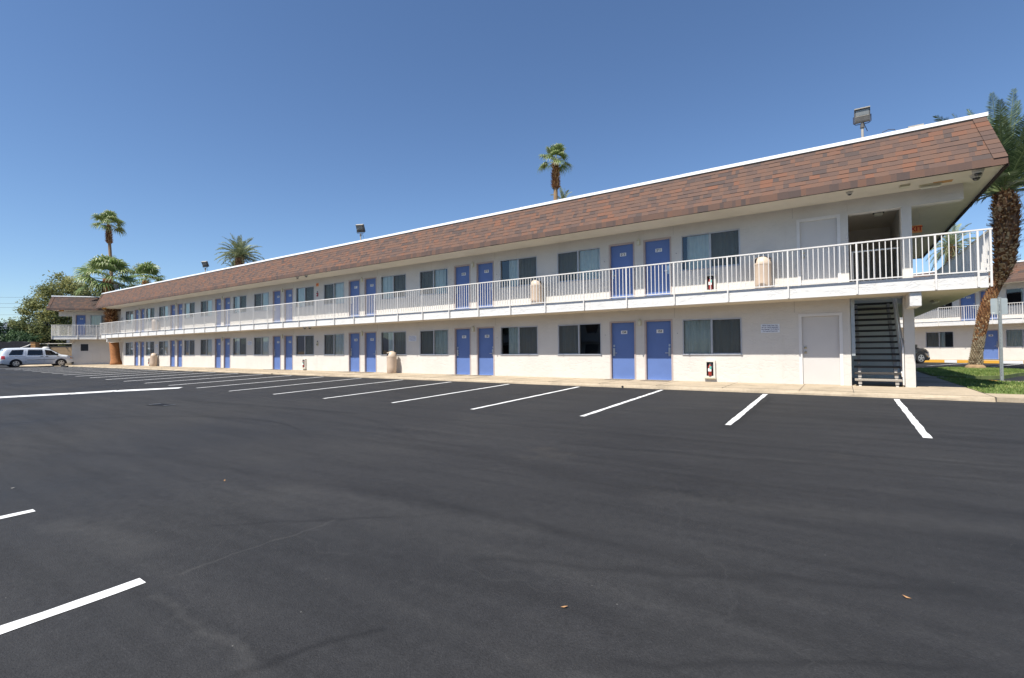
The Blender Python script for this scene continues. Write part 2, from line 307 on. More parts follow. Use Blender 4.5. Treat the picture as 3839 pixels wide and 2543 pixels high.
def concrete(name, c):
    m, nt, b = new_mat(name); L = nt.links.new
    tc = nd(nt, 'ShaderNodeTexCoord'); P = tc.outputs['Object']
    a = nd(nt, 'ShaderNodeTexNoise', Scale=1.1, Detail=8., Roughness=.7); L(P, a.inputs['Vector'])
    r = ramp(nt, [(.3, [v*.66 for v in c]), (.5, c), (.75, [v*1.16 for v in c])]); L(a.outputs['Fac'], r.inputs['Fac'])
    g = nd(nt, 'ShaderNodeTexNoise', Scale=14., Detail=6., Roughness=.7); L(P, g.inputs['Vector'])
    gr = ramp(nt, [(.3, (.72, .70, .66)), (.55, (1, 1, 1))]); L(g.outputs['Fac'], gr.inputs['Fac'])
    mu = nd(nt, 'ShaderNodeMixRGB', blend_type='MULTIPLY'); mu.inputs[0].default_value = .6; L(r.outputs[0], mu.inputs[1]); L(gr.outputs[0], mu.inputs[2])
    L(mu.outputs[0], b.inputs['Base Color']); b.inputs['Roughness'].default_value = .9; b.inputs['Specular IOR Level'].default_value = .2
    bp = nd(nt, 'ShaderNodeBump', Strength=.4, Distance=.01); L(g.outputs['Fac'], bp.inputs['Height']); L(bp.outputs[0], b.inputs['Normal'])
    return m
M['concrete'] = concrete('walkway_concrete', (.42, .345, .25))
M['concrete_grey'] = concrete('path_concrete', (.30, .27, .235))
M['joint'] = simple('dark_joint', (.10, .085, .07), .95)
M['wjoint'] = simple('stucco_joint', (.42, .40, .38), .95)
M['soil'] = simple('desert_soil', (.24, .18, .12), .95, var=.25, scale=.4, bump=.4, bscale=4)
M['turf'] = simple('turf_soil', (.14, .17, .055), .95, var=.3, scale=2.5)
M['grassblade'] = tinted('grass_blade', [(0., (.09, .14, .035)), (.55, (.17, .25, .06)), (1., (.36, .38, .13))], .6, .3, .3)
M['hill'] = simple('haze_blue_mountain', (.13, .15, .20), 1., var=.2, scale=.003)  # blue cast of distant air put into the base colour
M['deadleaf'] = simple('dry_leaf', (.40, .22, .10), .8, var=.2, scale=30)
M['paper'] = simple('paper_scrap', (.55, .53, .48), .8, var=.1, scale=30)

# ------------------------------------------------------------------ mesh builder
class MB:
    def __init__(s): s.v = []; s.f = []; s.m = []; s.t = []; s.mats = []
    def mi(s, m):
        if m not in s.mats: s.mats.append(m)
        return s.mats.index(m)
    def face(s, pts, m, t=.5):
        i = len(s.v); s.v.extend([tuple(p) for p in pts]); s.f.append(tuple(range(i, i+len(pts)))); s.m.append(s.mi(m)); s.t.append(t)
    def box(s, x0, x1, y0, y1, z0, z1, m, t=.5, M4=None):
        c = [(x0,y0,z0),(x1,y0,z0),(x1,y1,z0),(x0,y1,z0),(x0,y0,z1),(x1,y0,z1),(x1,y1,z1),(x0,y1,z1)]
        if M4 is not None: c = [tuple(M4 @ Vector(p)) for p in c]
        i = len(s.v); s.v.extend(c); k = s.mi(m)
        for q in ((0,3,2,1),(4,5,6,7),(0,1,5,4),(1,2,6,5),(2,3,7,6),(3,0,4,7)):
            s.f.append(tuple(i+a for a in q)); s.m.append(k); s.t.append(t)
    def tube(s, pts, radii, n, m, cap=True, t=.5):
        pts = [Vector(p) for p in pts]; k = s.mi(m); i0 = len(s.v)
        if isinstance(radii, (int, float)): radii = [radii]*len(pts)
        prev = None
        for a, p in enumerate(pts):
            d = (pts[min(a+1, len(pts)-1)] - pts[max(a-1, 0)]).normalized()
            if prev is None:
                u = d.orthogonal().normalized()
            else:
                u = (prev - d*prev.dot(d)).normalized()
            prev = u; w = d.cross(u)
            for j in range(n):
                an = 2*math.pi*j/n
                s.v.append(tuple(p + (u*math.cos(an)+w*math.sin(an))*radii[a]))
        for a in range(len(pts)-1):
            for j in range(n):
                s.f.append((i0+a*n+j, i0+a*n+(j+1)%n, i0+(a+1)*n+(j+1)%n, i0+(a+1)*n+j)); s.m.append(k); s.t.append(t)
        if cap:
            s.f.append(tuple(i0+j for j in reversed(range(n)))); s.m.append(k); s.t.append(t)
            s.f.append(tuple(i0+(len(pts)-1)*n+j for j in range(n))); s.m.append(k); s.t.append(t)
    def lathe(s, prof, n, m, c=(0,0), t=.5):
        k = s.mi(m); i0 = len(s.v)
        for (r, z) in prof:
            for j in range(n):
                a = 2*math.pi*j/n; s.v.append((c[0]+r*math.cos(a), c[1]+r*math.sin(a), z))
        for a in range(len(prof)-1):
            for j in range(n):
                s.f.append((i0+a*n+j, i0+a*n+(j+1)%n, i0+(a+1)*n+(j+1)%n, i0+(a+1)*n+j)); s.m.append(k); s.t.append(t)
        for a, rev in ((0, True), (len(prof)-1, False)):
            if prof[a][0] > 1e-4:
                r_ = [i0+a*n+j for j in range(n)]
                s.f.append(tuple(reversed(r_)) if rev else tuple(r_)); s.m.append(k); s.t.append(t)
    def text(s, body, x, y, z, h, m, align='CENTER', bold=.0, M4=None):
        cu = bpy.data.curves.new('t', 'FONT'); cu.body = body; cu.size = h*1.38; cu.align_x = align; cu.align_y = 'CENTER'; cu.offset = bold
        o = bpy.data.objects.new('t', cu); col.objects.link(o)
        dg = bpy.context.evaluated_depsgraph_get(); me = bpy.data.meshes.new_from_object(o.evaluated_get(dg))
        i0 = len(s.v); k = s.mi(m)
        for v in me.vertices:
            p = Vector((x+v.co.x, y, z+v.co.y))
            if M4 is not None: p = M4 @ p
            s.v.append(tuple(p))
        for p in me.polygons: s.f.append(tuple(i0+a for a in p.vertices)); s.m.append(k); s.t.append(.5)
        bpy.data.objects.remove(o); bpy.data.curves.remove(cu); bpy.data.meshes.remove(me)
    def build(s, name, parent=None, smooth=False, loc=None, rotz=0, bevel=0.):
        me = bpy.data.meshes.new(name); me.from_pydata(s.v, [], s.f)
        for m in s.mats: me.materials.append(M[m] if isinstance(m, str) else m)
        me.polygons.foreach_set('material_index', s.m)
        a = me.attributes.new('tint', 'FLOAT', 'FACE'); a.data.foreach_set('value', s.t)
        if smooth:
            me.polygons.foreach_set('use_smooth', [True]*len(me.polygons))
        me.update()
        o = bpy.data.objects.new(name, me); col.objects.link(o)
        if parent is not None: o.parent = parent
        if loc is not None: o.location = loc
        if rotz: o.rotation_euler.z = rotz
        if bevel:
            b = o.modifiers.new('bevel', 'BEVEL'); b.width = bevel; b.segments = 2; b.limit_method = 'ANGLE'
        return o
def tag(o, label, cat, group=None):
    o['label'] = label; o['category'] = cat
    if group: o['group'] = group
    return o
def thing(name, label, cat, loc=(0,0,0), rotz=0, group=None):
    o = bpy.data.objects.new(name, None); col.objects.link(o); o.location = loc; o.rotation_euler.z = rotz
    o.empty_display_size = .2
    return tag(o, label, cat, group)
def struct(o, kind='structure'): o['kind'] = kind; return o
def copy_tree(o, parent=None):
    c = o.copy(); col.objects.link(c); c.parent = parent
    for ch in list(o.children): copy_tree(ch, c)
    return c

# ------------------------------------------------------------------ ground
def gz(x, y):
    s = min(1., max(0., (x+56)/26.))
    if y > -2.45: return -.1
    return -.1 + .027*s*(max(y, -22.)+2.45)
def frange(a, b, st):
    n = max(1, int(round((b-a)/st))); return [a+(b-a)*i/n for i in range(n+1)]
mb = MB()
xs = [-9000, -3000, -900, -300] + frange(-110, -56, 9) + frange(-50, 30, 2.)[0:] + [60, 300, 900, 3000, 9000]
ys = [-9000, -3000, -900, -300, -80, -40, -24] + frange(-22, -2.45, .85) + [0, 10, 30, 60, 120, 300, 900, 3000, 9000]
n = len(ys)
for x in xs:
    for y in ys: mb.v.append((x, y, gz(x, y)))
for i in range(len(xs)-1):
    for j in range(n-1):
        xm = (xs[i]+xs[i+1])/2; ym = (ys[j]+ys[j+1])/2
        mat = 'asphalt' if (-86 < xm < 60 and -80 < ym < 30) else 'soil'
        mb.f.append((i*n+j, (i+1)*n+j, (i+1)*n+j+1, i*n+j+1)); mb.m.append(mb.mi(mat)); mb.t.append(.5)
struct(mb.build('ground'))

# painted stall lines and the bent white bar
mb = MB()
def strip(p0, p1, w, m='linepaint', wob=.009, step=.16, dz=.004, w1=None):
    p0 = Vector(p0); p1 = Vector(p1); d = (p1-p0); L_ = d.length; d.normalize(); nrm = Vector((-d.y, d.x))
    k = max(2, int(L_/step)); pr = None; w1 = w if w1 is None else w1
    for i in range(k+1):
        p = p0 + d*L_*i/k; ww = w+(w1-w)*i/k
        a = p + nrm*(ww/2+random.uniform(-wob, wob)); b = p - nrm*(ww/2+random.uniform(-wob, wob))
        a = (a.x, a.y, gz(a.x, a.y)+dz); b = (b.x, b.y, gz(b.x, b.y)+dz)
        if pr: mb.face([pr[1], b, a, pr[0]], m)
        pr = (a, b)
near_end = [-7.47, -7.61, -7.85, -8.04, -8.02, -8.18, -8.15, -8.22]
for k in range(23):
    x = 1.02 - 2.655*k
    ye = near_end[k] if k < 8 else -8.2 + .9*min(1, (k-7)/12)
    strip((x + random.uniform(-.02, .02), -2.62-random.uniform(0, .1)), (x-.01, ye), .105+.10*min(1, max(0, (k-7)/8)))
for k in range(12):
    x = -3.95 - 2.66*k
    strip((x, -15.32), (x-.1, -21.5), .115)
for k in range(5):
    strip((-1.3+2.66*k, -15.9), (-1.3+2.66*k, -21.5), .11)
pts = [(-21.0, -8.35), (-21.7, -9.3), (-22.25, -10.0), (-22.75, -11.1), (-23.5, -12.2), (-24.1, -13.3), (-25.6, -16.0)]
for i in range(len(pts)-1):
    strip(pts[i], pts[i+1], .75 if i else .55, wob=.05, step=.5, w1=.75)
# rear lot stall lines
strip((4.2, 21.2), (7.2, 28.4), .1); strip((6.9, 20.8), (9.3, 26.6), .1); strip((1.0, 22.6), (4.2, 29.8), .1)
struct(mb.build('parking_markings'))

# walkway slab with kerb along the building, worn battered edge and joints
mb = MB()
NX = 120
prof = [(-2.46, -.16), (-2.44, -.06), (-2.41, -.015), (-2.33, .0), (-1.2, .002), (.6, .002)]
prev = None
for i in range(NX+1):
    x = -60.5 + (2.68+60.5)*i/NX
    rw = []
    for (y, z) in prof:
        j = random.uniform(-.012, .012) if y < -2.4 else 0
        rw.append((x, y+j, z + (0 if y < -2.4 else 0)))
    if prev:
        for a in range(len(rw)-1): mb.face([prev[a], rw[a], rw[a+1], prev[a+1]], 'concrete')
    prev = rw
# left forecourt rising to the left wing
mb.face([(-66, -4.6, -.09), (-60.5, -2.46, -.06), (-60.5, .6, .0), (-66, -4.0, .02)], 'concrete')
mb.face([(-60.5, .6, .002), (-53.7, .6, .002), (-53.7, 5.5, .1), (-60.5, 5.5, .21)], 'concrete')
mb.face([(-66, -4.0, .02), (-60.5, .6, .002), (-60.5, 5.5, .21), (-66, 2.5, .21)], 'concrete')
mb.face([(-66, -4.6, -.2), (-60.5, -2.46, -.2), (-60.5, -2.46, -.06), (-66, -4.6, -.09)], 'concrete')
# expansion joints across the walkway
for x in [-.9+1.82*k for k in range(0, -31, -1)] + [.23]:
    mb.box(x-.007, x+.007, -2.405, -.02, -.0, .005, 'joint')
mb.box(-60, 2.68, -2.26, -2.252, 0, .0045, 'joint')
struct(mb.build('walkway'))
mb = MB()
mb.box(2.68, 16, -2.38, -1.30, -.16, -.004, 'concrete'); mb.box(2.675, 2.69, -2.47, -1.2, -.15, .003, 'joint')
mb.box(.2, 2.7, .6, 13.4, -.16, .0, 'concrete_grey')
mb.box(2.7, 3.0, 5.6, 6.5, -.16, -.003, 'concrete_grey')
for y in (2.6, 5.2, 8.4): mb.box(1.62, 2.7, y-.006, y+.006, 0, .005, 'joint')
struct(mb.build('path'))
# the drain holes in the kerb face
for x in (-5.56, -25.03):
    mb = MB(); mb.tube([(x, -2.475, -.065), (x, -2.40, -.065)], .028, 12, 'black')
    struct(mb.build('drain_outlet'))

# lawn islands
def lawn(poly, z, name, dens):
    mb = MB(); mb.face([(x, y, z) for x, y in poly], 'turf')
    for i in range(len(poly)):
        a = poly[i]; b = poly[(i+1) % len(poly)]
        mb.face([(a[0], a[1], -.15), (b[0], b[1], -.15), (b[0], b[1], z), (a[0], a[1], z)], 'turf')
    xs_ = [p[0] for p in poly]; ys_ = [p[1] for p in poly]
    def inside(x, y):
        c = False; j = len(poly)-1
        for i in range(len(poly)):
            xi, yi = poly[i]; xj, yj = poly[j]
            if (yi > y) != (yj > y) and x < (xj-xi)*(y-yi)/(yj-yi)+xi: c = not c
            j = i
        return c
    cnt = int(dens*(max(xs_)-min(xs_))*(max(ys_)-min(ys_)))
    for _ in range(cnt):
        x = random.uniform(min(xs_), max(xs_)); y = random.uniform(min(ys_), max(ys_))
        if not inside(x, y): continue
        a = random.uniform(0, 6.28); h = random.uniform(.025, .06); w = .012
        dx, dy = math.cos(a)*w, math.sin(a)*w; lx, ly = random.uniform(-.03, .03), random.uniform(-.03, .03)
        t = min(1, max(0, random.gauss(.5, .22)+.25*math.sin(x*2.1)*math.sin(y*1.3)))
        mb.face([(x-dx, y-dy, z-.005), (x+dx, y+dy, z-.005), (x+lx, y+ly, z+h)], 'grassblade', t)
    return struct(mb.build(name), 'stuff')
lawn([(2.72, -1.3), (16, -1.3), (16, 2.9), (6.5, 3.7), (4.49, 3.87), (3.96, 3.95), (3.5, 4.9), (2.72, 5.5)], .0, 'lawn', 520)
lawn([(2.72, 6.5), (3.55, 6.0), (4.79, 7.44), (5.6, 9.6), (7.0, 12.2), (6.4, 14.2), (5.6, 15.6), (4.6, 15.7), (3.7, 14.4), (2.9, 13.6)], .03, 'lawn', 420)
lawn([(-95, -4.0), (-83.5, -4.0), (-83.5, -2.2), (-95, -1.0)], -.03, 'lawn', 60)
mb = MB()
def kerb(p0, p1, m, z0, z1, w=.14):
    p0 = Vector(p0); p1 = Vector(p1); d = (p1-p0); L_ = d.length; a = math.atan2(d.y, d.x)
    T = Matrix.Translation((p0.x, p0.y, 0)) @ Matrix.Rotation(a, 4, 'Z')
    mb.box(0, L_, -w/2, w/2, z0, z1, m, M4=T)
kerb((3.42, 5.06), (3.98, 4.02), 'yellowpaint', -.14, .012)
kerb((3.98, 4.02), (5.2, 3.9), 'concrete', -.14, .012)
struct(mb.build('kerb'))

# ------------------------------------------------------------------ motel
def window_obj(root, x0, x1, z0, z1, glass_left, seed, gap=None):
    rnd = random.Random(seed)
    mb = MB(); w = .028; xm = (x0+x1)/2
    for (a, b, c, d) in ((x0, x1, z0, z0+w), (x0, x1, z1-w, z1), (x0, x0+w, z0+w, z1-w), (x1-w, x1, z0+w, z1-w)):
        mb.box(a, b, -.012, .075, c, d, 'alu')
    mb.box(xm-.022, xm+.022, -.004, .06, z0+w, z1-w, 'alu')
    mb.box(x0-.02, x1+.02, -.03, -.012, z0-.018, z0+.004, 'alu')
    fr = mb.build('window', root)
    gl = MB(); g0, g1 = (x0+w, xm-.022) if glass_left else (xm+.022, x1-w)
    gl.face([(g0, .052, z0+w), (g1, .052, z0+w), (g1, .052, z1-w), (g0, .052, z1-w)], 'glass')
    gl.build('pane', fr)
    g0, g1 = (x0+w, xm-.022) if not glass_left else (xm+.022, x1-w)
    gl = MB(); gl.face([(g0, .052, z0+w), (g1, .052, z0+w), (g1, .052, z1-w), (g0, .052, z1-w)], 'glass'); gl.build('pane', fr)
    gl = MB(); gl.face([(g0, .02, z0+w), (g1, .02, z0+w), (g1, .02, z1-w), (g0, .02, z1-w)], 'screen')
    for (a, b, c, d) in ((g0, g1, z0+w, z0+w+.018), (g0, g1, z1-w-.018, z1-w), (g0, g0+.018, z0+w, z1-w), (g1-.018, g1, z0+w, z1-w)):
        gl.box(a, b, .012, .019, c, d, 'alu')
    gl.build('screen', fr)
    # curtains: pleated cloth, sometimes drawn back from the outer edge of the clear pane
    cu = MB(); spans = [(x0-.05, x1+.05)]
    if gap is None: gap = rnd.choice([0, 0, .12, .2, .28, .4, .55])
    if gap:
        spans = [(x0-.05+gap*(x1-x0)*.5, x1+.05)] if glass_left else [(x0-.05, x1+.05-gap*(x1-x0)*.5)]
    for (a, b) in spans:
        x = a; pv = None; ph = rnd.uniform(0, 6)
        while x < b:
            yy = .115 + .024*math.sin(x*46+ph) + .016*math.sin(x*21+ph*2) + rnd.uniform(-.006, .006)
            if pv: cu.face([(pv[0], pv[1], z0-.12), (x, yy, z0-.12), (x, yy+.004, z1+.08), (pv[0], pv[1]+.004, z1+.08)], 'curtain')
            pv = (x, yy); x += .028
    cu.build('curtain', fr)
    return fr
plates = {}
def door_obj(root, x0, x1, z0, h, num, hinge_left, kind='blue'):
    # handle on the side away from the hinge
    mb = MB(); mat = 'blue' if kind == 'blue' else 'doorwhite'
    yd = .085 if kind == 'blue' else .06
    mb.box(x0, x1, yd, yd+.045, z0+.012, z0+h, mat)
    d = mb.build('door', root)
    fr = MB(); fm = 'taupe' if kind == 'blue' else 'trimwhite'; w = .055 if kind == 'blue' else .085
    fr.box(x0-w, x0-.003, -.012, .13, z0, z0+h+w, fm); fr.box(x1+.003, x1+w, -.012, .13, z0, z0+h+w, fm)
    fr.box(x0-.003, x1+.003, -.0115, .13, z0+h+.003, z0+h+w, fm)
    fr.box(x0, x1, -.02, .084, z0-.012, z0+.012, 'steel' if kind == 'blue' else 'concrete')
    fr.build('door_frame', d)
    hx = x1-.075 if hinge_left else x0+.075; s = -1 if hinge_left else 1
    hm = MB()
    if kind == 'blue':
        hm.box(hx-.035, hx+.035, yd-.03, yd, z0+.83, z0+1.12, 'steel')
        hm.box(hx-.028, hx+.028, yd-.012, yd, z0+1.16, z0+1.24, 'steel')
        hm.tube([(hx, yd-.03, z0+.94), (hx, yd-.075, z0+.94), (hx+s*.13, yd-.075, z0+.94)], .011, 8, 'steel')
        hm.build('handle', d)
    else:
        for dz, m_ in ((.94, 'brass'), (1.08, 'brass')):
            hm.tube([(hx, yd-.001, z0+dz), (hx, yd-.05, z0+dz)], [.035, .022], 12, m_)
        hm.build('handle', d, smooth=False)
    if num:
        p = MB(); xc = (x0+x1)/2 + .03; zc = z0+h-.345
        p.box(xc-.115, xc+.115, yd-.008, yd-.001, zc-.06, zc+.06, 'plate')
        p.text(num, xc, yd-.0105, zc, .075, 'black', bold=.004)
        p.build('number_plate', d)
    return d
def wall_with_holes(mb, x0, x1, z0, z1, holes, m, y=0.):
    X = sorted(set([x0, x1]+[a for h in holes for a in h[:2] if x0 < a < x1])); Z = sorted(set([z0, z1]+[a for h in holes for a in h[2:4] if z0 < a < z1]))
    for i in range(len(X)-1):
        for j in range(len(Z)-1):
            cx = (X[i]+X[i+1])/2; cz = (Z[j]+Z[j+1])/2
            if any(h[0] < cx < h[1] and h[2] < cz < h[3] for h in holes): continue
            mb.face([(X[i], y, Z[j]), (X[i+1], y, Z[j]), (X[i+1], y, Z[j+1]), (X[i], y, Z[j+1])], m)
    for (a, b, c, d) in [h[:4] for h in holes]:
        dp = y+.14
        mb.face([(a, y, c), (a, dp, c), (a, dp, d), (a, y, d)], m); mb.face([(b, y, c), (b, y, d), (b, dp, d), (b, dp, c)], m)
        mb.face([(a, y, d), (a, dp, d), (b, dp, d), (b, y, d)], m); mb.face([(a, y, c), (b, y, c), (b, dp, c), (a, dp, c)], m)
SLAB0, SLAB1, Z2, SOF, RTOP = 2.456, 2.79, 2.81, 5.25, 6.64
YB = -1.01
def railing(root, p0, p1, nbay=None, bay=1.58, first=None, posts=None, nb=13):
    p0 = Vector(p0); p1 = Vector(p1); d = p1-p0; L_ = d.length; a = math.atan2(d.y, d.x)
    T = Matrix.Translation((p0.x, p0.y, 0)) @ Matrix.Rotation(a, 4, 'Z')
    mb = MB()
    mb.box(-.02, L_+.02, -.022, .022, 3.80, 3.835, 'railwhite', M4=T)
    mb.box(0, L_, -.014, .014, 2.83, 2.858, 'railwhite', M4=T)
    ps = posts if posts is not None else [k*bay for k in range(int(L_/bay)+1)]
    allp = sorted(set([0.02]+[p for p in ps if .05 < p < L_-.05]+[L_-.02]))
    for i in range(len(allp)-1):
        n = max(1, int(round((allp[i+1]-allp[i])/.1215)))
        for k in range(1, n):
            x = allp[i]+(allp[i+1]-allp[i])*k/n + random.uniform(-.003, .003)
            mb.box(x-.0095, x+.0095, -.0095, .0095, 2.858, 3.80, 'railwhite', M4=T)
    r = mb.build('railing', root)
    for p in allp:
        q = MB(); q.box(p-.019, p+.019, -.019, .019, 2.47, 3.80, 'railwhite', M4=T)
        q.box(p-.022, p+.022, .015, .05, 2.50, 2.56, 'railwhite', M4=T); q.box(p-.022, p+.022, .015, .05, 2.68, 2.74, 'railwhite', M4=T)
        q.build('post', r)
    return r
def shingle_front(root, x0t, x1t, x0b, x1b, seed, tb=.42, ytop=-.86, ybot=-1.29, ztop=6.53, zbrk=5.40, zbot=5.215, yq=-1.315, rows=9):
    rnd = random.Random(seed); mb = MB()
    def P(u, s, off):  # u in 0..1 along, s 0 top .. 1 break
        xa = x0t+(x0b-x0t)*s; xb = x1t+(x1b-x1t)*s
        y = ytop+(ybot-ytop)*s; z = ztop+(zbrk-ztop)*s
        nx = Vector((0, -(ztop-zbrk), -(ytop-ybot)*-1)).normalized(); nn = Vector((0, -(ztop-zbrk), (ytop-ybot))).normalized()
        return Vector((u, y, z)) + nn*off, xa, xb
    L_ = x1b-x0b
    for r in range(rows+1):
        if r < rows: s0, s1 = r/rows, (r+1)/rows
        x = x0b + rnd.uniform(-.3, 0); tc = .5
        while x < x1b:
            w = rnd.choice([.11, .15, .2, .25, .3])*rnd.uniform(.9, 1.1); tc = rnd.gauss(tb, .25); tc = min(1, max(0, tc)); lift = rnd.choice([0, 0, .003, .006])
            xe = min(x+w, x1b)
            if r < rows:
                _, xa0, xb0 = P(0, s0, 0); _, xa1, xb1 = P(0, s1, 0)
                a0, b0 = max(x, xa0), min(xe, xb0); a1, b1 = max(x, xa1), min(xe, xb1)
                if b0 > a0+.005 and b1 > a1+.005:
                    dl = rnd.uniform(-.004, .004)
                    A = P(a0, s0, .002)[0]; B = P(b0, s0, .002)[0]; Cc = P(b1, s1+dl/1.2, .007+lift)[0]; D = P(a1, s1+dl/1.2, .007+lift)[0]
                    mb.face([D, Cc, B, A], 'shingle', tc)
                    E1 = P(a1, s1+dl/1.2, -.004)[0]; F1 = P(b1, s1+dl/1.2, -.004)[0]
                    mb.face([E1, F1, Cc, D], 'butt', 0)
                    if lift:
                        mb.face([A, D, P(a1, s1, 0)[0]], 'butt', 0); mb.face([B, P(b1, s1, 0)[0], Cc], 'butt', 0)
            else:
                a, b = max(x, x0b), xe
                if b > a+.005:
                    jz = rnd.uniform(-.012, .006)
                    mb.face([(a, yq, zbot+jz), (b, yq, zbot+jz), (b, yq+.012, zbrk-.0), (a, yq+.012, zbrk-.0)], 'shingle', tc*.75)
            x = xe
    # dark gap above the starter course
    mb.face([(x0b, ybot+.02, zbrk-.02), (x1b, ybot+.02, zbrk-.02), (x1b, ybot+.02, zbrk+.02), (x0b, ybot+.02, zbrk+.02)], 'butt', 0)
    mb.face([(x0b, yq+.012, zbrk), (x1b, yq+.012, zbrk), (x1b, ybot, zbrk+.005), (x0b, ybot, zbrk+.005)], 'butt', 0)
    mb.face([(x0b, yq, zbot), (x0b, yq+.09, zbot), (x1b, yq+.09, zbot), (x1b, yq, zbot)], 'butt', 0)
    return mb
def add_hip(mb, x0t, x0b, x1t, x1b, depth, right=True, left=True, seed=1):
    # end slopes and back slope, same courses, and the hip caps
    rnd = random.Random(seed)
    yt0, yb0 = -.86, -1.29; yt1, yb1 = depth+.86, depth+1.29
    def side(pt0, pt1, pb0, pb1, outward):
        rows = 9
        for r in range(rows):
            s0, s1 = r/rows, (r+1)/rows
            A = Vector(pt0).lerp(Vector(pb0), s0); B = Vector(pt1).lerp(Vector(pb1), s0)
            D = Vector(pt0).lerp(Vector(pb0), s1); Cc = Vector(pt1).lerp(Vector(pb1), s1)
            n = max(2, int((Cc-D).length/.3))
            o = Vector(outward)*.014
            for k in range(n):
                a, b = k/n, (k+1)/n
                mb.face([A.lerp(B, a), A.lerp(B, b), D.lerp(Cc, b)+o, D.lerp(Cc, a)+o], 'shingle', min(1, max(0, rnd.gauss(.42, .24))))
    if right:
        side((x1t, yt0, 6.53), (x1t, yt1, 6.53), (x1b, yb0, 5.40), (x1b, yb1, 5.40), (1, 0, .2))
        mb.face([(x1b, yb0, 5.40), (x1b, yb1, 5.40), (x1b+.02, yb1, 5.215), (x1b+.02, yb0-.025, 5.215)], 'shingle', .4)
    if left:
        side((x0t, yt0, 6.53), (x0t, yt1, 6.53), (x0b, yb0, 5.40), (x0b, yb1, 5.40), (-1, 0, .2))
        mb.face([(x0b, yb0, 5.40), (x0b, yb1, 5.40), (x0b-.02, yb1, 5.215), (x0b-.02, yb0-.025, 5.215)], 'shingle', .4)
    side((x0t, yt1, 6.53), (x1t, yt1, 6.53), (x0b, yb1, 5.40), (x1b, yb1, 5.40), (0, 1, .2))
    mb.face([(x0b, yb1+.02, 5.215), (x1b, yb1+.02, 5.215), (x1b, yb1, 5.40), (x0b, yb1, 5.40)], 'shingle', .4)
    for (xt, xb, sgn, on) in ((x1t, x1b, -1, right), (x0t, x0b, 1, left)):
        if not on: continue
        rows = 9; tp = Vector((xt, yt0, 6.53)); bt = Vector((xb, yb0, 5.38)); wv = Vector((sgn*.24, 0, 0))
        for r in range(rows):
            a = tp.lerp(bt, r/rows); b = tp.lerp(bt, (r+1.06)/rows)
            o0 = Vector((0, -.024, .006)); o1 = Vector((0, -.032, .008)); t = min(1, max(0, rnd.gauss(.4, .2)))
            mb.face([b+o1, b+wv+o1, a+wv+o0, a+o0] if sgn > 0 else [b+wv+o1, b+o1, a+o0, a+wv+o0], 'shingle', t)
            q0 = b+wv+o1; q1 = b+o1
            mb.face([q0, q1, q1+Vector((0, .03, -.008)), q0+Vector((0, .03, -.008))], 'shingle', .0)
            e0 = a+wv+o0; e1 = b+wv+o1
            mb.face([e0, e1, e1+Vector((0, .045, 0)), e0+Vector((0, .045, 0))], 'butt', 0)
            mb.face([a+o0, b+o1, b+Vector((-sgn*.02, .2, 0)), a+Vector((-sgn*.02, .2, 0))], 'shingle', t)
def roof_obj(root, x0t, x1t, x0b, x1b, depth, seed, right=True, left=True, tb=.42):
    mb = shingle_front(root, x0t, x1t, x0b, x1b, seed, tb)
    add_hip(mb, x0t, x0b, x1t, x1b, depth, right, left, seed+1)
    rf = mb.build('roof', root)
    m2 = MB(); m2.box(x0t, x1t, -.88, depth+.88, 6.50, 6.545, 'soil'); m2.build('roof_deck', rf)
    m3 = MB()
    # front flashing in lengths, each a touch proud of the next
    x = x1t; k = 0
    while x > x0t:
        e = max(x0t, x-(4.0 if k == 0 else 3.05)); off = .003*(k % 2)
        m3.box(e+.004, x, -.905-off, -.86, 6.535, 6.625+off, 'flash')
        m3.box(e-.03, e+.03, -.909-off, -.9, 6.53, 6.63+off, 'flash') if k % 3 == 0 else None
        x = e; k += 1
    m3.box(x0t, x1t, depth+.86, depth+.905, 6.535, 6.625, 'flash')
    m3.box(x1t, x1t+.04, -.905, depth+.905, 6.535, 6.625, 'flash') if right else None
    m3.box(x0t-.04, x0t, -.905, depth+.905, 6.535, 6.625, 'flash') if left else None
    m3.box(x0t, x1t, -.86, depth+.86, 6.545, 6.56, 'concrete_grey')
    m3.build('flashing', rf)
    return rf

# ---- main building
main = thing('motel_building', 'long two storey white motel with blue doors, brown shingle roof and white balcony railing', 'motel')
T_ = 7.45
pair_r = [(-5.63, -4.77), (-13.09, -12.25), (-20.54, -19.70), (-27.97, -27.14), (-35.39, -34.57), (-42.70, -41.90), (-49.92, -49.14)]
pair_l = [(-6.92, -6.06), (-14.37, -13.53), (-21.83, -20.99), (-29.24, -28.42), (-36.66, -35.85), (-43.97, -43.16), (-51.17, -50.39)]
wnear = [(-4.38, -2.57)] + [(a-.02, b) for a, b in ((-11.84, -10.04), (-19.29, -17.50), (-26.76, -24.98), (-34.16, -32.42), (-41.52, -39.79), (-48.76, -47.05))]
wfar = [(-9.12, -7.32), (-16.58, -14.79), (-24.05, -22.26), (-31.48, -29.72), (-38.87, -37.12), (-46.16, -44.42), (-53.30, -51.56)]
holes_lo, holes_hi = [], []
DH = 2.03
for i in range(7):
    for (a, b) in (pair_r[i], pair_l[i]):
        holes_lo.append((a-.05, b+.05, -.05, DH+.05)); holes_hi.append((a-.05, b+.05, Z2, Z2+DH+.05))
    for (a, b) in (wnear[i], wfar[i]):
        holes_lo.append((a, b, .885, 2.045)); holes_hi.append((a, b, 3.70, 4.86))
holes_lo.append((-1.03, .045, -.05, 2.07)); holes_hi.append((-1.03, .045, Z2, Z2+2.07))
mb = MB()
wall_with_holes(mb, -53.72, .229, -.12, SLAB0, holes_lo, 'stucco')
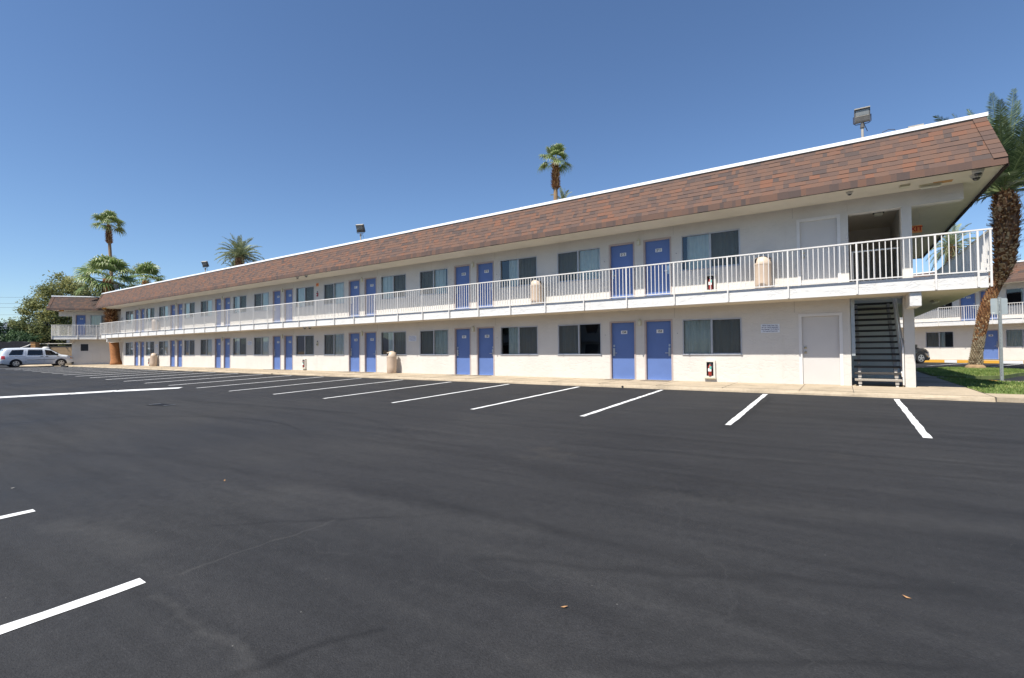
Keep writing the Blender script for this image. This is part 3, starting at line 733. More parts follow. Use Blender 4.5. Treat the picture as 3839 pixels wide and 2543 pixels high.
mb.face([(.229, 0, -.12), (.229, 11.7, -.12), (.229, 11.7, SLAB0), (.229, 0, SLAB0)], 'stucco')
mb.face([(-53.72, 0, -.12), (-53.72, 11.7, -.12), (-53.72, 11.7, SLAB0), (-53.72, 0, SLAB0)], 'stucco')
mb.face([(-53.72, 11.7, -.12), (.229, 11.7, -.12), (.229, 11.7, SLAB0), (-53.72, 11.7, SLAB0)], 'stucco')
for x in [-4.64, -1.13] + [pair_r[i][1]+.12 for i in range(1, 7)]:
    mb.box(x-.006, x+.006, -.004, .01, 2.12, SLAB0-.002, 'wjoint')
for (x, z) in [(-4.55, 1.60), (-12.05, 1.6), (-7.15, 1.6), (-19.5, 1.6), (-14.6, 1.6), (-22.05, 1.6), (-27., 1.6), (-29.5, 1.6)]:
    mb.box(x-.012, x+.012, -.012, .0, z-.008, z+.008, 'bracket')
mb.build('ground_floor_wall', main)
mb = MB()
wall_with_holes(mb, -54.45, .229, Z2-.02, SOF, holes_hi, 'stucco')
mb.face([(.229, 0, Z2), (.229, 11.7, Z2), (.229, 11.7, SOF), (.229, 0, SOF)], 'stucco')
mb.face([(-53.72, .3, Z2), (-53.72, 11.7, Z2), (-53.72, 11.7, SOF), (-53.72, .3, SOF)], 'stucco')
mb.face([(-54.45, 0, Z2), (-54.45, .3, Z2), (-54.45, .3, SOF), (-54.45, 0, SOF)], 'stucco')
mb.face([(-53.72, 11.7, Z2), (.229, 11.7, Z2), (.229, 11.7, SOF), (-53.72, 11.7, SOF)], 'stucco')
for x in [-4.64, -1.13] + [pair_r[i][1]+.12 for i in range(1, 7)]:
    mb.box(x-.006, x+.006, -.004, .01, 4.93, SOF-.002, 'wjoint')
for (x, z) in [(-4.55, 4.30), (-12.05, 4.3), (-7.15, 4.3), (-19.5, 4.3), (-14.6, 4.3)]:
    mb.box(x-.012, x+.012, -.012, .0, z-.008, z+.008, 'bracket')
mb.build('upper_floor_wall', main)
mb = MB(); mb.face([(-53.7, .6, 0), (.2, .6, 0), (.2, .6, 5.2), (-53.7, .6, 5.2)], 'dark')  # near-black sheet: gloom of the unlit rooms put into the colour
mb.face([(-53.7, .6, 0), (.2, .6, 0), (.2, .14, 0), (-53.7, .14, 0)], 'dark'); mb.build('dark_room_backing', main)
# doors, windows
gaps_lo = {0: (0, .0), 1: (.42, 0), 2: (.5, .0), 3: (.9, 0), 4: (.4, 0), 5: (.6, .3), 6: (.2, .5)}
for i in range(7):
    n1, n2 = str(153+2*i), str(154+2*i); u1, u2 = str(261+2*i), str(262+2*i)
    door_obj(main, *pair_r[i], 0, DH, n1, True); door_obj(main, *pair_l[i], 0, DH, n2, False)
    door_obj(main, *pair_r[i], Z2, DH, u1, True); door_obj(main, *pair_l[i], Z2, DH, u2, False)
    gn, gf = gaps_lo[i]
    if i == 0: window_obj(main, *wnear[0], .885, 2.045, True, 11, 0)
    else: window_obj(main, *wnear[i], .885, 2.045, True, 40+i, gn)
    window_obj(main, *wfar[i], .885, 2.045, False, 60+i, 1.1 if i == 0 else gf)
    window_obj(main, *wnear[i], 3.70, 4.86, True, 80+i, 0.22 if i == 0 else (.5 if i == 1 else None)); window_obj(main, *wfar[i], 3.70, 4.86, False, 100+i)
door_obj(main, -.945, -.04, 0, 1.985, None, False, 'white'); door_obj(main, -.945, -.04, Z2, 1.985, None, False, 'white')
# balcony slab
mb = MB()
mb.box(-55.86, 2.89, YB, -.001, SLAB0, SLAB1, 'stucco_fascia'); mb.box(-55.86, 2.89, YB-.012, YB, SLAB0, SLAB0+.03, 'trimwhite')
mb.box(-55.86, 2.89, YB-.006, YB, SLAB1-.028, SLAB1+.02, 'trimwhite')
mb.box(1.64, 2.89, .25, 12.6, SLAB0, SLAB1, 'stucco_fascia'); mb.box(.232, 1.64, 3.3, 12.6, SLAB0, SLAB1, 'stucco_fascia')
mb.box(1.64, 2.89, -.001, .25, SLAB0, SLAB1, 'stucco_fascia')
mb.box(-55.86, .228, 11.71, 12.75, SLAB0, SLAB1, 'stucco_fascia'); mb.box(-55.86, -53.73, .001, 11.7, SLAB0, SLAB1, 'stucco_fascia')
sl = mb.build('balcony_slab', main)
mb = MB(); mb.box(-55.8, 2.83, YB+.05, -.003, SLAB0-.004, SLAB0-.001, 'soffit'); mb.box(1.66, 2.83, .0, 12.5, SLAB0-.004, SLAB0-.001, 'soffit'); mb.build('slab_soffit', sl)
# beams, posts
for (x0, x1) in ((1.45, 1.685), (-54.75, -54.58)):
    mb = MB(); mb.box(x0, x1, -.955, .0, 2.09, SLAB0-.005, 'stucco_fascia'); mb.build('beam', main, bevel=.02)
mb = MB(); mb.box(1.404, 1.625, .0, .26, -.12, SLAB0, 'stucco'); mb.box(1.404, 1.625, .0, .26, SLAB0+.001, 4.84, 'stucco'); mb.build('post', main, bevel=.008)
mb = MB(); mb.box(.232, 2.66, -.004, .26, 4.84, SOF-.002, 'stucco'); mb.build('header_beam', main)
mb = MB(); mb.box(-57.6, -53.8, 0.0, .2, 2.10, SLAB0-.004, 'stucco'); mb.build('header_beam', main)
mb = MB(); mb.box(-55.9, -54.5, .6, .7, 0, SLAB0-.01, 'stucco')
for k in range(4):
    for j in range(8):
        z = .42+.46*k+j*.05
        mb.box(-54.4, -53.95, .9, .93, z, z+.03, 'ceilvent')
mb.box(-54.5, -53.74, .94, 1.0, 0, SLAB0-.01, 'stucco')
mb.box(-54.46, -53.9, .0, .02, 0, 0, 'stucco'); mb.build('louver_panel', main)
mb = MB(); mb.text('C', -54.13, -.016, 4.16, .27, 'black', bold=.018); mb.build('building_letter', main)
# railing
px = [-5.9, -4.31, -2.74, -1.17, .41, 1.92, 2.71]
posts = [2.71, 1.95] + [.38-1.575*k for k in range(0, 36)]
X0R = -56.0
railing(main, (X0R, YB-.05), (2.95, YB-.05), posts=[p-X0R for p in posts])
railing(main, (2.95, YB+.03), (2.95, 12.6), bay=1.58)
railing(main, (X0R, 12.75), (X0R, YB+.03), bay=1.58)
railing(main, (.30, .42), (1.36, .42), bay=3)
# roof
roof_obj(main, -56.28, 2.95, -56.42, 3.215, 11.7, 5)
mb = MB(); mb.box(-56.40, 3.20, -1.30, 13.0, SOF, SOF+.03, 'soffit')
so = mb.build('soffit', main)
mb = MB(); mb.box(3.19, 3.25, -1.2, 12.9, 5.19, 5.235, 'butt'); mb.build('drip_edge', main)
for x in [-.0, -3.7, -7.4, -11.2, -14.9, -18.5, -22.3, -26.0, -29.7, -33.4, -37.1, -40.8, -44.5, -48.2, -51.9, -55.]:
    mb = MB(); mb.box(x-.26, x+.26, -1.20, -1.14, SOF-.006, SOF-.001, 'ceilvent'); mb.build('soffit_vent', main)
mb = MB(); mb.box(2.02, 2.40, -.52, -.30, SOF-.004, SOF-.0005, 'rust'); mb.build('rust_stain', main)
# stairs
st = MB()
NT = 14
def tread_pos(k): return (-.10+.184*k, .20+.1745*k)
stairs = []
mb = MB(); mb.box(.232, 1.39, .002, .46, SLAB0+.02, SLAB1, 'stucco_fascia'); mb.build('sun_block_landing', main)  # floor strip added to keep sun from above off the middle treads
smb = MB()
for x in (.42, 1.23):
    y0, z0 = tread_pos(0); y1, z1 = tread_pos(NT-1)
    a = Vector((x, y0+.1, z0-.22)); b = Vector((x, y1+.1, z1-.18))
    for (o0, o1) in ((Vector((0, 0, 0)), 0),):
        smb.face([(x-.03, y0+.02, .0), (x-.03, y0+.24, .0), (x-.03, y1+.24, z1-.08), (x-.03, y1-.0, z1-.05)], 'stringer')
        smb.face([(x+.03, y0+.02, .0), (x+.03, y0+.24, .0), (x+.03, y1+.24, z1-.08), (x+.03, y1-.0, z1-.05)], 'stringer')
        smb.face([(x-.03, y0+.02, .0), (x+.03, y0+.02, .0), (x+.03, y1, z1-.05), (x-.03, y1, z1-.05)], 'stringer')
for k in range(NT):
    y, z = tread_pos(k)
    for x in (.42, 1.23): smb.box(x-.04, x+.04, y+.03, y+.26, z-.14, z-.056, 'stringer')
sc = smb.build('staircase', main)
for k in range(NT):
    y, z = tread_pos(k); m_ = MB(); m_.box(.30, 1.34, y, y+.30, z-.055, z, 'treadlit' if k == 0 else 'tread'); m_.build('tread', sc, bevel=.01)
hm = MB(); y0, z0 = tread_pos(0); y1, z1 = tread_pos(NT-1)
hm.tube([(1.37, y0+.1, .05), (1.37, y0+.1, z0+.85), (1.37, y1, z1+.6)], .022, 8, 'railwhite')
hm.tube([(1.37, y0+.3, .25), (1.37, y1, z1+.15)], .035, 6, 'railwhite')
hm.build('handrail', sc)
mb = MB(); mb.box(.232, 1.62, 4.3, 4.4, -.1, 2.45, 'stucco'); mb.build('stair_wall', main)
mb = MB(); mb.box(1.50, 1.60, .27, .9, -.1, 2.45, 'stucco')
mb.build('stair_wall', main)
mb = MB(); mb.box(.232, 1.62, 4.6, 4.7, SLAB1, SOF, 'stucco'); mb.build('stair_wall', main)
mb = MB(); mb.box(1.50, 1.58, 1.6, 4.59, SLAB1+.02, SOF-.01, 'stucco'); mb.build('stair_wall', main)
mb = MB(); mb.box(.245, .33, -.015, .055, .84, 2.43, 'galv'); mb.box(.25, 1.40, .0, .05, 2.395, 2.435, 'galv'); mb.build('gate_track', main)
for (z0, z1) in ((.32, .52), (.9, 1.15)):
    mb = MB(); mb.box(1.392, 1.403, .05, .16, z0, z1, 'ext_white'); mb.build('junction_plate', main)

# ---- wall mounted and loose things of the main building
i = 0
for fl, zz in ((0, 1.90), (1, 4.73)):
    for k in range(7):
        xm = (pair_l[k][1]+pair_r[k][0])/2
        t = thing('wall_light', 'small cream wall light between %s floor doors %d and %d' % (('ground', 153+2*k, 154+2*k) if fl == 0 else ('upper', 261+2*k, 262+2*k)), 'wall light', (xm, 0, zz), group='wall lights between the blue doors')
        mb = MB(); mb.box(-.055, .055, -.07, -.001, 0, .20, 'fixture'); mb.build('housing', t, bevel=.006)
        mb = MB(); mb.box(-.045, .045, -.075, -.071, .02, .15, 'diffuser'); mb.build('lens', t)
        mb = MB(); mb.tube([(0, -.035, .2), (0, -.035, .25)], [.03, .018], 8, 'fixture'); mb.build('photocell', t)
for k in range(7):
    for (a, b), nmb in ((pair_r[k], 153+2*k), (pair_l[k], 154+2*k)):
        mb = MB(); w = (b-a)/2*1.05
        cs = [(-w, -.5), (w, -.5), (w, 0), (-w, 0)]
        mb.box(-w, w, -.52, -.02, .0, .012, 'mat'); o = mb.build('door_mat', loc=((a+b)/2, -.14 if k < 3 else -.1, .003), rotz=random.uniform(-.04, .04))
        tag(o, 'thin worn brown door mat in front of door %d' % nmb, 'door mat', 'door mats on the walkway')
def trash_can(loc, rot, label):
    t = thing('trash_can', label, 'trash can', loc, rot, 'tan domed trash cans')
    mb = MB(); mb.lathe([(.215, 0), (.225, .01), (.232, .30), (.238, .76), (.240, .775), (.232, .785)], 32, 'canbody'); mb.build('body', t, smooth=True)
    mb = MB(); mb.lathe([(.242, .78), (.246, .80), (.240, .86), (.214, .94), (.165, 1.01), (.10, 1.055), (.0, 1.075)], 32, 'cantop'); d = mb.build('dome_lid', t, smooth=True)
    mb = MB()
    for s in (0, math.pi):
        for a_, b_ in ((-.55, .55),):
            pv = None
            prf = [(.2435, .85), (.2395, .875), (.2285, .91), (.217, .94), (.196, .972)]
            for q in range(8):
                an = s + a_+(b_-a_)*q/8; an2 = s+a_+(b_-a_)*(q+1)/8
                for (r0, z0), (r1, z1) in zip(prf, prf[1:]):
                    mb.face([(r0*math.cos(an), r0*math.sin(an), z0), (r0*math.cos(an2), r0*math.sin(an2), z0), (r1*math.cos(an2), r1*math.sin(an2), z1), (r1*math.cos(an), r1*math.sin(an), z1)], 'black')
            for q in range(8):
                an = s + a_+(b_-a_)*q/8; an2 = s+a_+(b_-a_)*(q+1)/8
                mb.face([(.250*math.cos(an), .250*math.sin(an), .98), (.250*math.cos(an2), .250*math.sin(an2), .98), (.15*math.cos(an2), .15*math.sin(an2), 1.03), (.15*math.cos(an), .15*math.sin(an), 1.03)], 'cantop')
    mb.build('opening', t)
    mb = MB(); mb.box(-.05, .05, -.26, -.236, .60, .64, 'canbody'); mb.build('latch', t)
    return t
trash_can((-18.12, -.37, .003), R(243), 'tan domed trash can on the walkway beside door 157')
trash_can((-46.3, -.30, .003), R(250), 'tan domed trash can on the walkway near the far left end doors')
trash_can((-1.92, -.28, SLAB1), R(200), 'tan domed trash can on the balcony beside the upper white door')
trash_can((-9.92, -.28, SLAB1), R(200), 'tan domed trash can on the balcony by the window left of door 262')
trash_can((-46.1, -.28, SLAB1), R(200), 'tan domed trash can on the far left part of the balcony')
def extinguisher(x, z, label):
    t = thing('fire_extinguisher', label, 'fire extinguisher', (x, 0, z), 0, 'fire extinguishers in white wall cabinets')
    mb = MB()
    mb.box(-.16, -.105, -.09, -.002, 0, .55, 'ext_white'); mb.box(.105, .16, -.09, -.002, 0, .55, 'ext_white')
    mb.box(-.105, .105, -.09, -.002, .50, .55, 'ext_white'); mb.box(-.105, .105, -.09, -.002, 0, .05, 'ext_white'); mb.box(-.105, .105, -.012, -.003, .05, .5, 'dark')
    mb.box(-.18, .18, -.11, -.002, -.03, -.001, 'fixture'); mb.build('cabinet', t)
    mb = MB(); mb.lathe([(.05, .06), (.058, .07), (.058, .34), (.045, .385), (.02, .40), (.02, .42)], 16, 'red', (0, -.07)); c = mb.build('cylinder', t, smooth=True)
    mb = MB(); mb.box(-.05, .05, -.132, -.122, .20, .30, 'plate'); mb.box(-.005, .055, -.136, -.129, .27, .37, 'teal'); mb.build('tag', t)
    mb = MB(); mb.tube([(0, -.07, .42), (.03, -.07, .45), (.07, -.09, .43), (.08, -.11, .30)], .010, 6, 'bracket'); mb.box(-.03, .05, -.08, -.06, .43, .445, 'steel'); mb.build('hose', t)
extinguisher(-3.52, .14, 'red fire extinguisher in white cabinet on ground wall right of door 153')
extinguisher(-3.46, 2.93, 'red fire extinguisher in white cabinet on balcony wall right of door 261')
extinguisher(-25.87, .12, 'fire extinguisher in white cabinet below the window near door 159')
extinguisher(-47.9, .12, 'fire extinguisher in white cabinet beside the far left walkway trash can')
lines = ['Please Lock Your Car', 'We are not Responsible', 'For Damage To Vehicles', 'Or Loss of Contents']
for x, lab in ((-1.78, 'pale blue parking notice on the wall between the ground floor wide window and white door'), (-17.07, 'pale blue parking notice between ground floor windows above the trash can'), (-32.0, 'pale blue parking notice on the wall between windows near door 161'), (-46.55, 'pale blue parking notice on the far left wall above the trash can')):
    mb = MB(); mb.box(-.255, .255, -.006, -.001, -.13, .13, 'signw')
    for q, s in enumerate(lines): mb.text(s, 0, -.0085, .088-.058*q, .034, 'signink', bold=.002)
    tag(mb.build('notice_sign', loc=(x, 0, 1.675)), lab, 'sign', 'parking notices on the wall')
# exit sign hanging under the far soffit
t = thing('exit_sign', 'orange EXIT sign with red letters hanging under the soffit beside the post', 'sign', (1.97, 3.0, 4.76))
mb = MB(); mb.box(-.19, .19, -.02, .02, -.115, .115, 'orange'); mb.build('sign_face', t)
mb = MB(); mb.text('EXIT', 0, -.0225, 0, .145, 'exitred', bold=.006); mb.build('lettering', t)
mb = MB(); mb.box(-.14, -.13, -.005, .005, .115, .485, 'steel'); mb.box(.13, .14, -.005, .005, .115, .485, 'steel'); mb.build('hanger', t)
# orange plate + alarm bell
mb = MB(); mb.box(-.11, .11, -.02, -.001, -.09, .09, 'orange'); mb.text('EXIT', 0, -.0225, 0, .07, 'exitred', bold=.004)
tag(mb.build('exit_plate', loc=(-24.65, 0, 4.89)), 'small orange plate on the upper wall above the red alarm box', 'sign')
mb = MB(); mb.box(-.06, .06, -.05, -.001, -.1, .1, 'red'); mb.tube([(0, -.05, .0), (0, -.058, .0)], .03, 10, 'plate'); mb.box(-.02, .02, -.045, -.001, .13, .19, 'bracket')
tag(mb.build('fire_alarm', loc=(-24.64, 0, 4.32)), 'red fire alarm box on the upper wall between two windows', 'fire alarm')
mb = MB(); mb.box(-.055, .055, -.05, -.001, -.1, .1, 'fixture'); mb.box(-.03, .03, -.056, -.05, -.08, 0, 'black'); mb.box(-.015, .015, -.04, -.001, .12, .17, 'bracket')
tag(mb.build('call_box', loc=(-24.64, 0, 1.52)), 'small grey call box on the ground floor wall between two windows', 'call box')
# dome cameras
def dome_cam(loc, lab, s=1.):
    t = thing('security_camera', lab, 'security camera', loc, group='dome security cameras')
    mb = MB(); mb.lathe([(.075*s, -.07*s), (.085*s, -.05*s), (.095*s, -.012), (.095*s, 0)], 20, 'camwhite'); mb.build('housing', t, smooth=True)
    mb = MB(); mb.lathe([(.0, -.125*s), (.03*s, -.118*s), (.055*s, -.095*s), (.062*s, -.071*s)], 20, 'camdome'); mb.build('dome', t, smooth=True)
dome_cam((2.76, -1.03, SOF-.001), 'dome security camera nearest the roof corner on the right end soffit', 1.2)
dome_cam((2.80, -.62, SOF-.001), 'dome security camera behind the corner one on the right end soffit', 1.2)
dome_cam((.27, -.84, SOF-.001), 'lone small grey dome camera on the soffit above the upper white door', .8)
dome_cam((-24.85, -1.12, SOF-.001), 'left dome camera of the pair on the middle of the roof soffit')
dome_cam((-24.02, -1.12, SOF-.001), 'right dome camera of the pair on the middle of the roof soffit')
dome_cam((-24.54, -.86, SLAB0-.005), 'left dome camera of the pair under the balcony slab')
dome_cam((-24.08, -.86, SLAB0-.005), 'right dome camera of the pair under the balcony slab')
# soffit fittings at the right end
mb = MB(); mb.box(-.10, .10, -.12, .12, -.05, 0, 'fixture'); tag(mb.build('junction_box', loc=(1.44, -.62, SOF-.001)), 'square cream box on the soffit left of the strip light', 'junction box')
t = thing('strip_light', 'cream strip light on the right end soffit beside a rust stain', 'strip light', (1.98, -.36, SOF-.001))
mb = MB(); mb.box(-.22, .22, -.08, .08, -.035, 0, 'fixture'); mb.build('housing', t)
mb = MB(); mb.box(-.19, .19, -.06, .06, -.09, -.036, 'diffuser'); mb.build('lens', t, bevel=.02)
t = thing('strip_light', 'cream strip light under the balcony slab right of the corner post', 'strip light', (2.35, 2.4, SLAB0-.006))
mb = MB(); mb.box(-.08, .08, -.35, .35, -.03, 0, 'fixture'); mb.build('housing', t)
mb = MB(); mb.box(-.06, .06, -.3, .3, -.08, -.031, 'diffuser'); mb.build('lens', t, bevel=.02)
t = thing('ceiling_lamp', 'dark box ceiling lamp with amber lens inside the stairwell opening', 'ceiling lamp', (1.02, 1.8, SOF-.001))
mb = MB(); mb.box(-.14, .14, -.1, .1, -.10, 0, 'cartrim'); mb.build('housing', t)
mb = MB(); mb.box(-.10, .10, -.07, .07, -.17, -.101, 'diffuser'); mb.build('lens', t)
# roof floodlights
def floodlight(loc, rz, tilt, lab, s=1.):
    t = thing('floodlight', lab, 'floodlight', loc, rz, 'floodlights along the roof edge')
    mb = MB(); mb.tube([(0, 0, -.45), (0, 0, .06)], .03, 10, 'lamptop'); mb.tube([(0, 0, .06), (0, 0, .12), (0, 0, .19)], [.055, .045, .035], 10, 'lampgrey'); mb.build('stem', t)
    T = Matrix.Translation((0, 0, .50*s)) @ Matrix.Rotation(tilt, 4, 'X')
    mb = MB(); w = .22*s
    mb.box(-w, w, -.08, .07, -.22*s, .20*s, 'lampgrey', M4=T); mb.box(-w*1.0, w*1.0, -.12, .05, .201*s, .235*s, 'lamptop', M4=T)
    for q in range(5): mb.box(-w*.8+q*w*.4-.006, -w*.8+q*w*.4+.006, .07, .11, -.16*s, .16*s, 'lampgrey', M4=T)
    mb.box(-w*.85, w*.85, -.086, -.0805, -.045*s, -.025*s, 'lamptop', M4=T)
    hs = mb.build('housing', t, bevel=.012)
    mb = MB(); mb.box(-w*.84, w*.84, -.085, -.0805, -.015*s, .17*s, 'lampglass', M4=T); mb.box(-w*.84, w*.84, -.084, -.0805, -.19*s, -.055*s, 'lampgrey', M4=T); mb.build('lens', t)
    mb = MB(); mb.tube([(-w-.02, 0, .5*s), (-w-.02, 0, .27*s), (-w+.03, 0, .215*s), (0, 0, .20*s), (w-.03, 0, .215*s), (w+.02, 0, .27*s), (w+.02, 0, .5*s)], .011, 6, 'bracket'); mb.build('yoke', t)
    mb = MB(); mb.tube([(0, .06, .35), (.06, .08, .15), (.12, .1, -.02)], .008, 6, 'bracket'); mb.build('cable', t)
floodlight((.6, -.30, 7.04), R(2), R(8), 'large grey floodlight nearest the right end of the roof', .80)
floodlight((-20.5, -.30, 7.0), R(22), R(26), 'tilted grey floodlight halfway along the roof edge', .9)
floodlight((-37.5, -.30, 6.95), R(22), R(26), 'tilted grey floodlight on the roof right of the middle date palm', .9)
floodlight((-56.0, .1, 6.85), R(25), R(20), 'grey floodlight at the far left roof corner in front of the palm', .9)
mb = MB(); mb.box(-.16, .16, -.12, .12, -.3, .07, 'lamptop'); tag(mb.build('roof_box', loc=(1.75, 0, 6.87)), 'small pale box on the roof right of the floodlight', 'roof box')
mb = MB(); mb.tube([(0, 0, -.1), (.08, 0, .04), (.2, 0, .08), (.32, 0, .05), (.38, 0, -.08)], .009, 6, 'bracket'); tag(mb.build('roof_cable', loc=(.93, -.8, 6.65)), 'dark cable looping over the white roof edge', 'cable')
mb = MB()
mb.box(-.75, .75, -.6, .6, -1.6, .48, 'pvc')
for q in range(10): mb.box(-.72+q*.15, -.68+q*.15, -.63, -.6, -1.2, .44, 'fencerail')
tag(mb.build('roof_cooler', loc=(-56.2, 5.0, 7.2)), 'white slatted cooler on the far left roof behind the palms', 'cooler')

# ---- left wing
lw = thing('motel_building', 'left end motel wing with one blue upstairs door and small dark window', 'motel', (-61.94, -3.12, 0.0), R(50))
def LY(y): return y
BL = .22
o_ = 1.05  # wall plane offset behind the rail line (local y)
def wing(root, x0, x1, xw0, xw1, hl, hh, dz=0., depth=9., rooft=(0, 0), roofb=(0, 0), zb=-.12, right=False, left=True):
    loc = bpy.data.objects.new
    mb = MB(); wall_with_holes(mb, xw0, xw1, zb, SLAB0+dz, hl, 'stucco')
    for (a, b) in ((xw0, 0), (xw1, 0)):
        mb.face([(a, 0, zb), (a, depth, zb), (a, depth, SLAB0+dz), (a, 0, SLAB0+dz)], 'stucco')
    mb.face([(xw0, depth, zb), (xw1, depth, zb), (xw1, depth, SLAB0+dz), (xw0, depth, SLAB0+dz)], 'stucco'); mb.build('ground_floor_wall', root)
    mb = MB(); wall_with_holes(mb, xw0, xw1, Z2-.02+dz, SOF+dz, hh, 'stucco')
    for a in (xw0, xw1): mb.face([(a, 0, Z2+dz), (a, depth, Z2+dz), (a, depth, SOF+dz), (a, 0, SOF+dz)], 'stucco')
    mb.face([(xw0, depth, Z2+dz), (xw1, depth, Z2+dz), (xw1, depth, SOF+dz), (xw0, depth, SOF+dz)], 'stucco'); mb.build('upper_floor_wall', root)
    mb = MB(); mb.face([(xw0+.02, .6, 0), (xw1-.02, .6, 0), (xw1-.02, .6, 5.2), (xw0+.02, .6, 5.2)], 'dark'); mb.build('dark_room_backing', root)  # near-black sheet in place of the shaded rooms
    mb = MB(); mb.box(x0, x1, YB, -.001, SLAB0+dz, SLAB1+dz, 'stucco_fascia')
    if xw0 > x0+.1: mb.box(x0, xw0-.001, .0, depth, SLAB0+dz, SLAB1+dz, 'stucco_fascia')
    mb.build('balcony_slab', root)
    mb = MB(); mb.box(roofb[0]+.02, roofb[1]-.02, -1.30, depth+1.2, SOF, SOF+.03, 'soffit'); s = mb.build('soffit', root); s.location.z = dz
lw_in = bpy.data.objects.new('x', None)
# local frame: rail line at y=-1.05 -> shift root back by 1.05 so that local y=0 is the wall
nv = Vector((math.sin(R(50)), -math.cos(R(50)))); lw.location = (-61.94-nv.x*1.05, -3.12-nv.y*1.05, 0)
wing(lw, .08, 8.5, 1.16, 8.5, [(1.86, 2.50, 1.34, 2.01)], [(1.42, 2.28, Z2, Z2+2.08), (2.64, 4.38, 3.70, 4.84), (5.2, 6.2, Z2, Z2+2.08)], 0, 9., None, (-.2, 8.5), zb=.0)
door_obj(lw, 1.47, 2.23, Z2, 2.02, '222', True)
window_obj(lw, 2.64, 4.38, 3.70, 4.84, True, 300, 0)
mb = MB(); mb.box(1.86, 2.50, .03, .05, 1.34, 2.01, 'black'); w_ = mb.build('window', lw)
mb = MB()
for (a, b, c, d) in ((1.83, 2.53, 1.31, 1.34), (1.83, 2.53, 2.01, 2.04), (1.83, 1.86, 1.34, 2.01), (2.50, 2.53, 1.34, 2.01)): mb.box(a, b, -.01, .05, c, d, 'trimwhite')
mb.build('frame', w_)
mb = MB(); mb.box(.08, 1.16, .0, .22, 4.72, SOF-.002, 'stucco'); mb.build('header_beam', lw)
mb = MB(); mb.box(1.12, 1.36, -.80, -.001, 2.12, SLAB0-.005, 'stucco_fascia'); mb.build('beam', lw)
railing(lw, (.06, YB-.05), (8.5, YB-.05), posts=[2.05+1.55*k for k in range(5)])
railing(lw, (.06, 8.), (.06, YB+.02), bay=1.6)
roof_obj(lw, -.02, 8.6, -.22, 8.6, 9., 33, right=False, tb=.12)
mb = MB(); mb.box(-.14, .14, -.08, .08, -.12, 0, 'amber'); tag(mb.build('amber_light', loc=(0, 0, 0)), 'x', 'x')
al = bpy.data.objects['amber_light']; al['label'] = 'amber soffit light at the left end of the left wing roof'; al['category'] = 'soffit light'; al['group'] = 'amber lights under the left eaves'
lwm = Matrix.Translation(lw.location) @ Matrix.Rotation(R(50), 4, 'Z')
al.location = lwm @ Vector((.75, -.9, SOF-.002)); al.rotation_euler.z = R(50)
a2 = al.copy(); col.objects.link(a2); a2.location = (-55.6, -.9, SOF-.002); a2.rotation_euler.z = R(20); a2['label'] = 'amber soffit light beside the orange palm trunk at the corner of the main roof'
t = thing('strip_light', 'small white strip light under the left wing balcony', 'strip light', tuple(lwm @ Vector((.65, -.4, SLAB0-.002))), R(50))
mb = MB(); mb.box(-.25, .25, -.08, .08, -.03, 0, 'fixture'); mb.build('housing', t); mb = MB(); mb.box(-.22, .22, -.06, .06, -.07, -.031, 'diffuser'); mb.build('lens', t)

# ---- right wing
RA = R(-28.95)
rw = thing('motel_building', 'right background wing of the motel behind the leaning palm', 'motel', (0, 0, 0), RA)
nv = Vector((math.sin(RA), -math.cos(RA))); rw.location = (6.09-nv.x*1.05, 31.12-nv.y*1.05, .12)
hl = [(-1.3, .41, .86, 2.04), (1.97, 2.93, -.05, 2.08), (3.29, 5.0, .86, 2.04), (6.6, 8.3, .86, 2.04), (-4.6, -2.9, .86, 2.04)]
hh = [(-1.3, .41, 3.70, 4.86), (.82, 1.75, Z2, Z2+2.08), (1.97, 2.93, Z2, Z2+2.08), (3.35, 5.1, 3.70, 4.86), (-4.6, -2.9, 3.70, 4.86), (6.6, 8.3, 3.7, 4.86)]
wing(rw, -16, 13, -16, 13, hl, hh, 0, 9., None, (-16, 13))
for (a, b, c, d) in hl:
    if d < 2.05: window_obj(rw, a, b, c, d, a > 2, int(a*7)+500, .7 if a < 0 and a > -2 else 0)
for (a, b, c, d) in hh:
    if c > 3: window_obj(rw, a, b, c, d, a > 0, int(a*9)+600, .9 if a > 3 and a < 4 else (1.2 if -2 < a < 0 else None))
door_obj(rw, 2.02, 2.88, 0, 2.03, '108', True); door_obj(rw, .87, 1.70, Z2, 2.03, '212', True); door_obj(rw, 2.02, 2.88, Z2, 2.03, '213', False)
railing(rw, (-16, YB-.05), (13, YB-.05), posts=[-.05+16+1.51*k for k in range(-10, 9)])
mb = shingle_front(rw, -16, 13, -16, 13, 77); add_hip(mb, -16, -16, 13, 13, 9., False, False, 78); rf = mb.build('roof', rw)
mb = MB(); mb.box(-16, 13, -.905, 9.9, 6.535, 6.625, 'flash'); mb.build('flashing', rf)
mb = MB()
seq = [(-6, 'yellowpaint'), (-4.2, 'kerbwhite'), (-2.9, 'yellowpaint'), (-1.45, 'kerbwhite'), (-.75, 'yellowpaint'), (.85, 'kerbwhite'), (1.55, 'yellowpaint'), (3.75, 'kerbwhite'), (4.9, 'yellowpaint'), (7.2, 'kerbwhite'), (9, 'yellowpaint')]
rwm = Matrix.Translation(rw.location) @ Matrix.Rotation(RA, 4, 'Z')
for (a, m_), (b, _) in zip(seq, seq[1:]+[(11, '')]):
    mb.box(a+.003, b-.003, -2.6, -2.45, -.25, -.03, m_, M4=rwm)
mb.box(-16, 13, -2.44, -.002, -.25, -.04, 'concrete', M4=rwm)
struct(mb.build('kerb'))

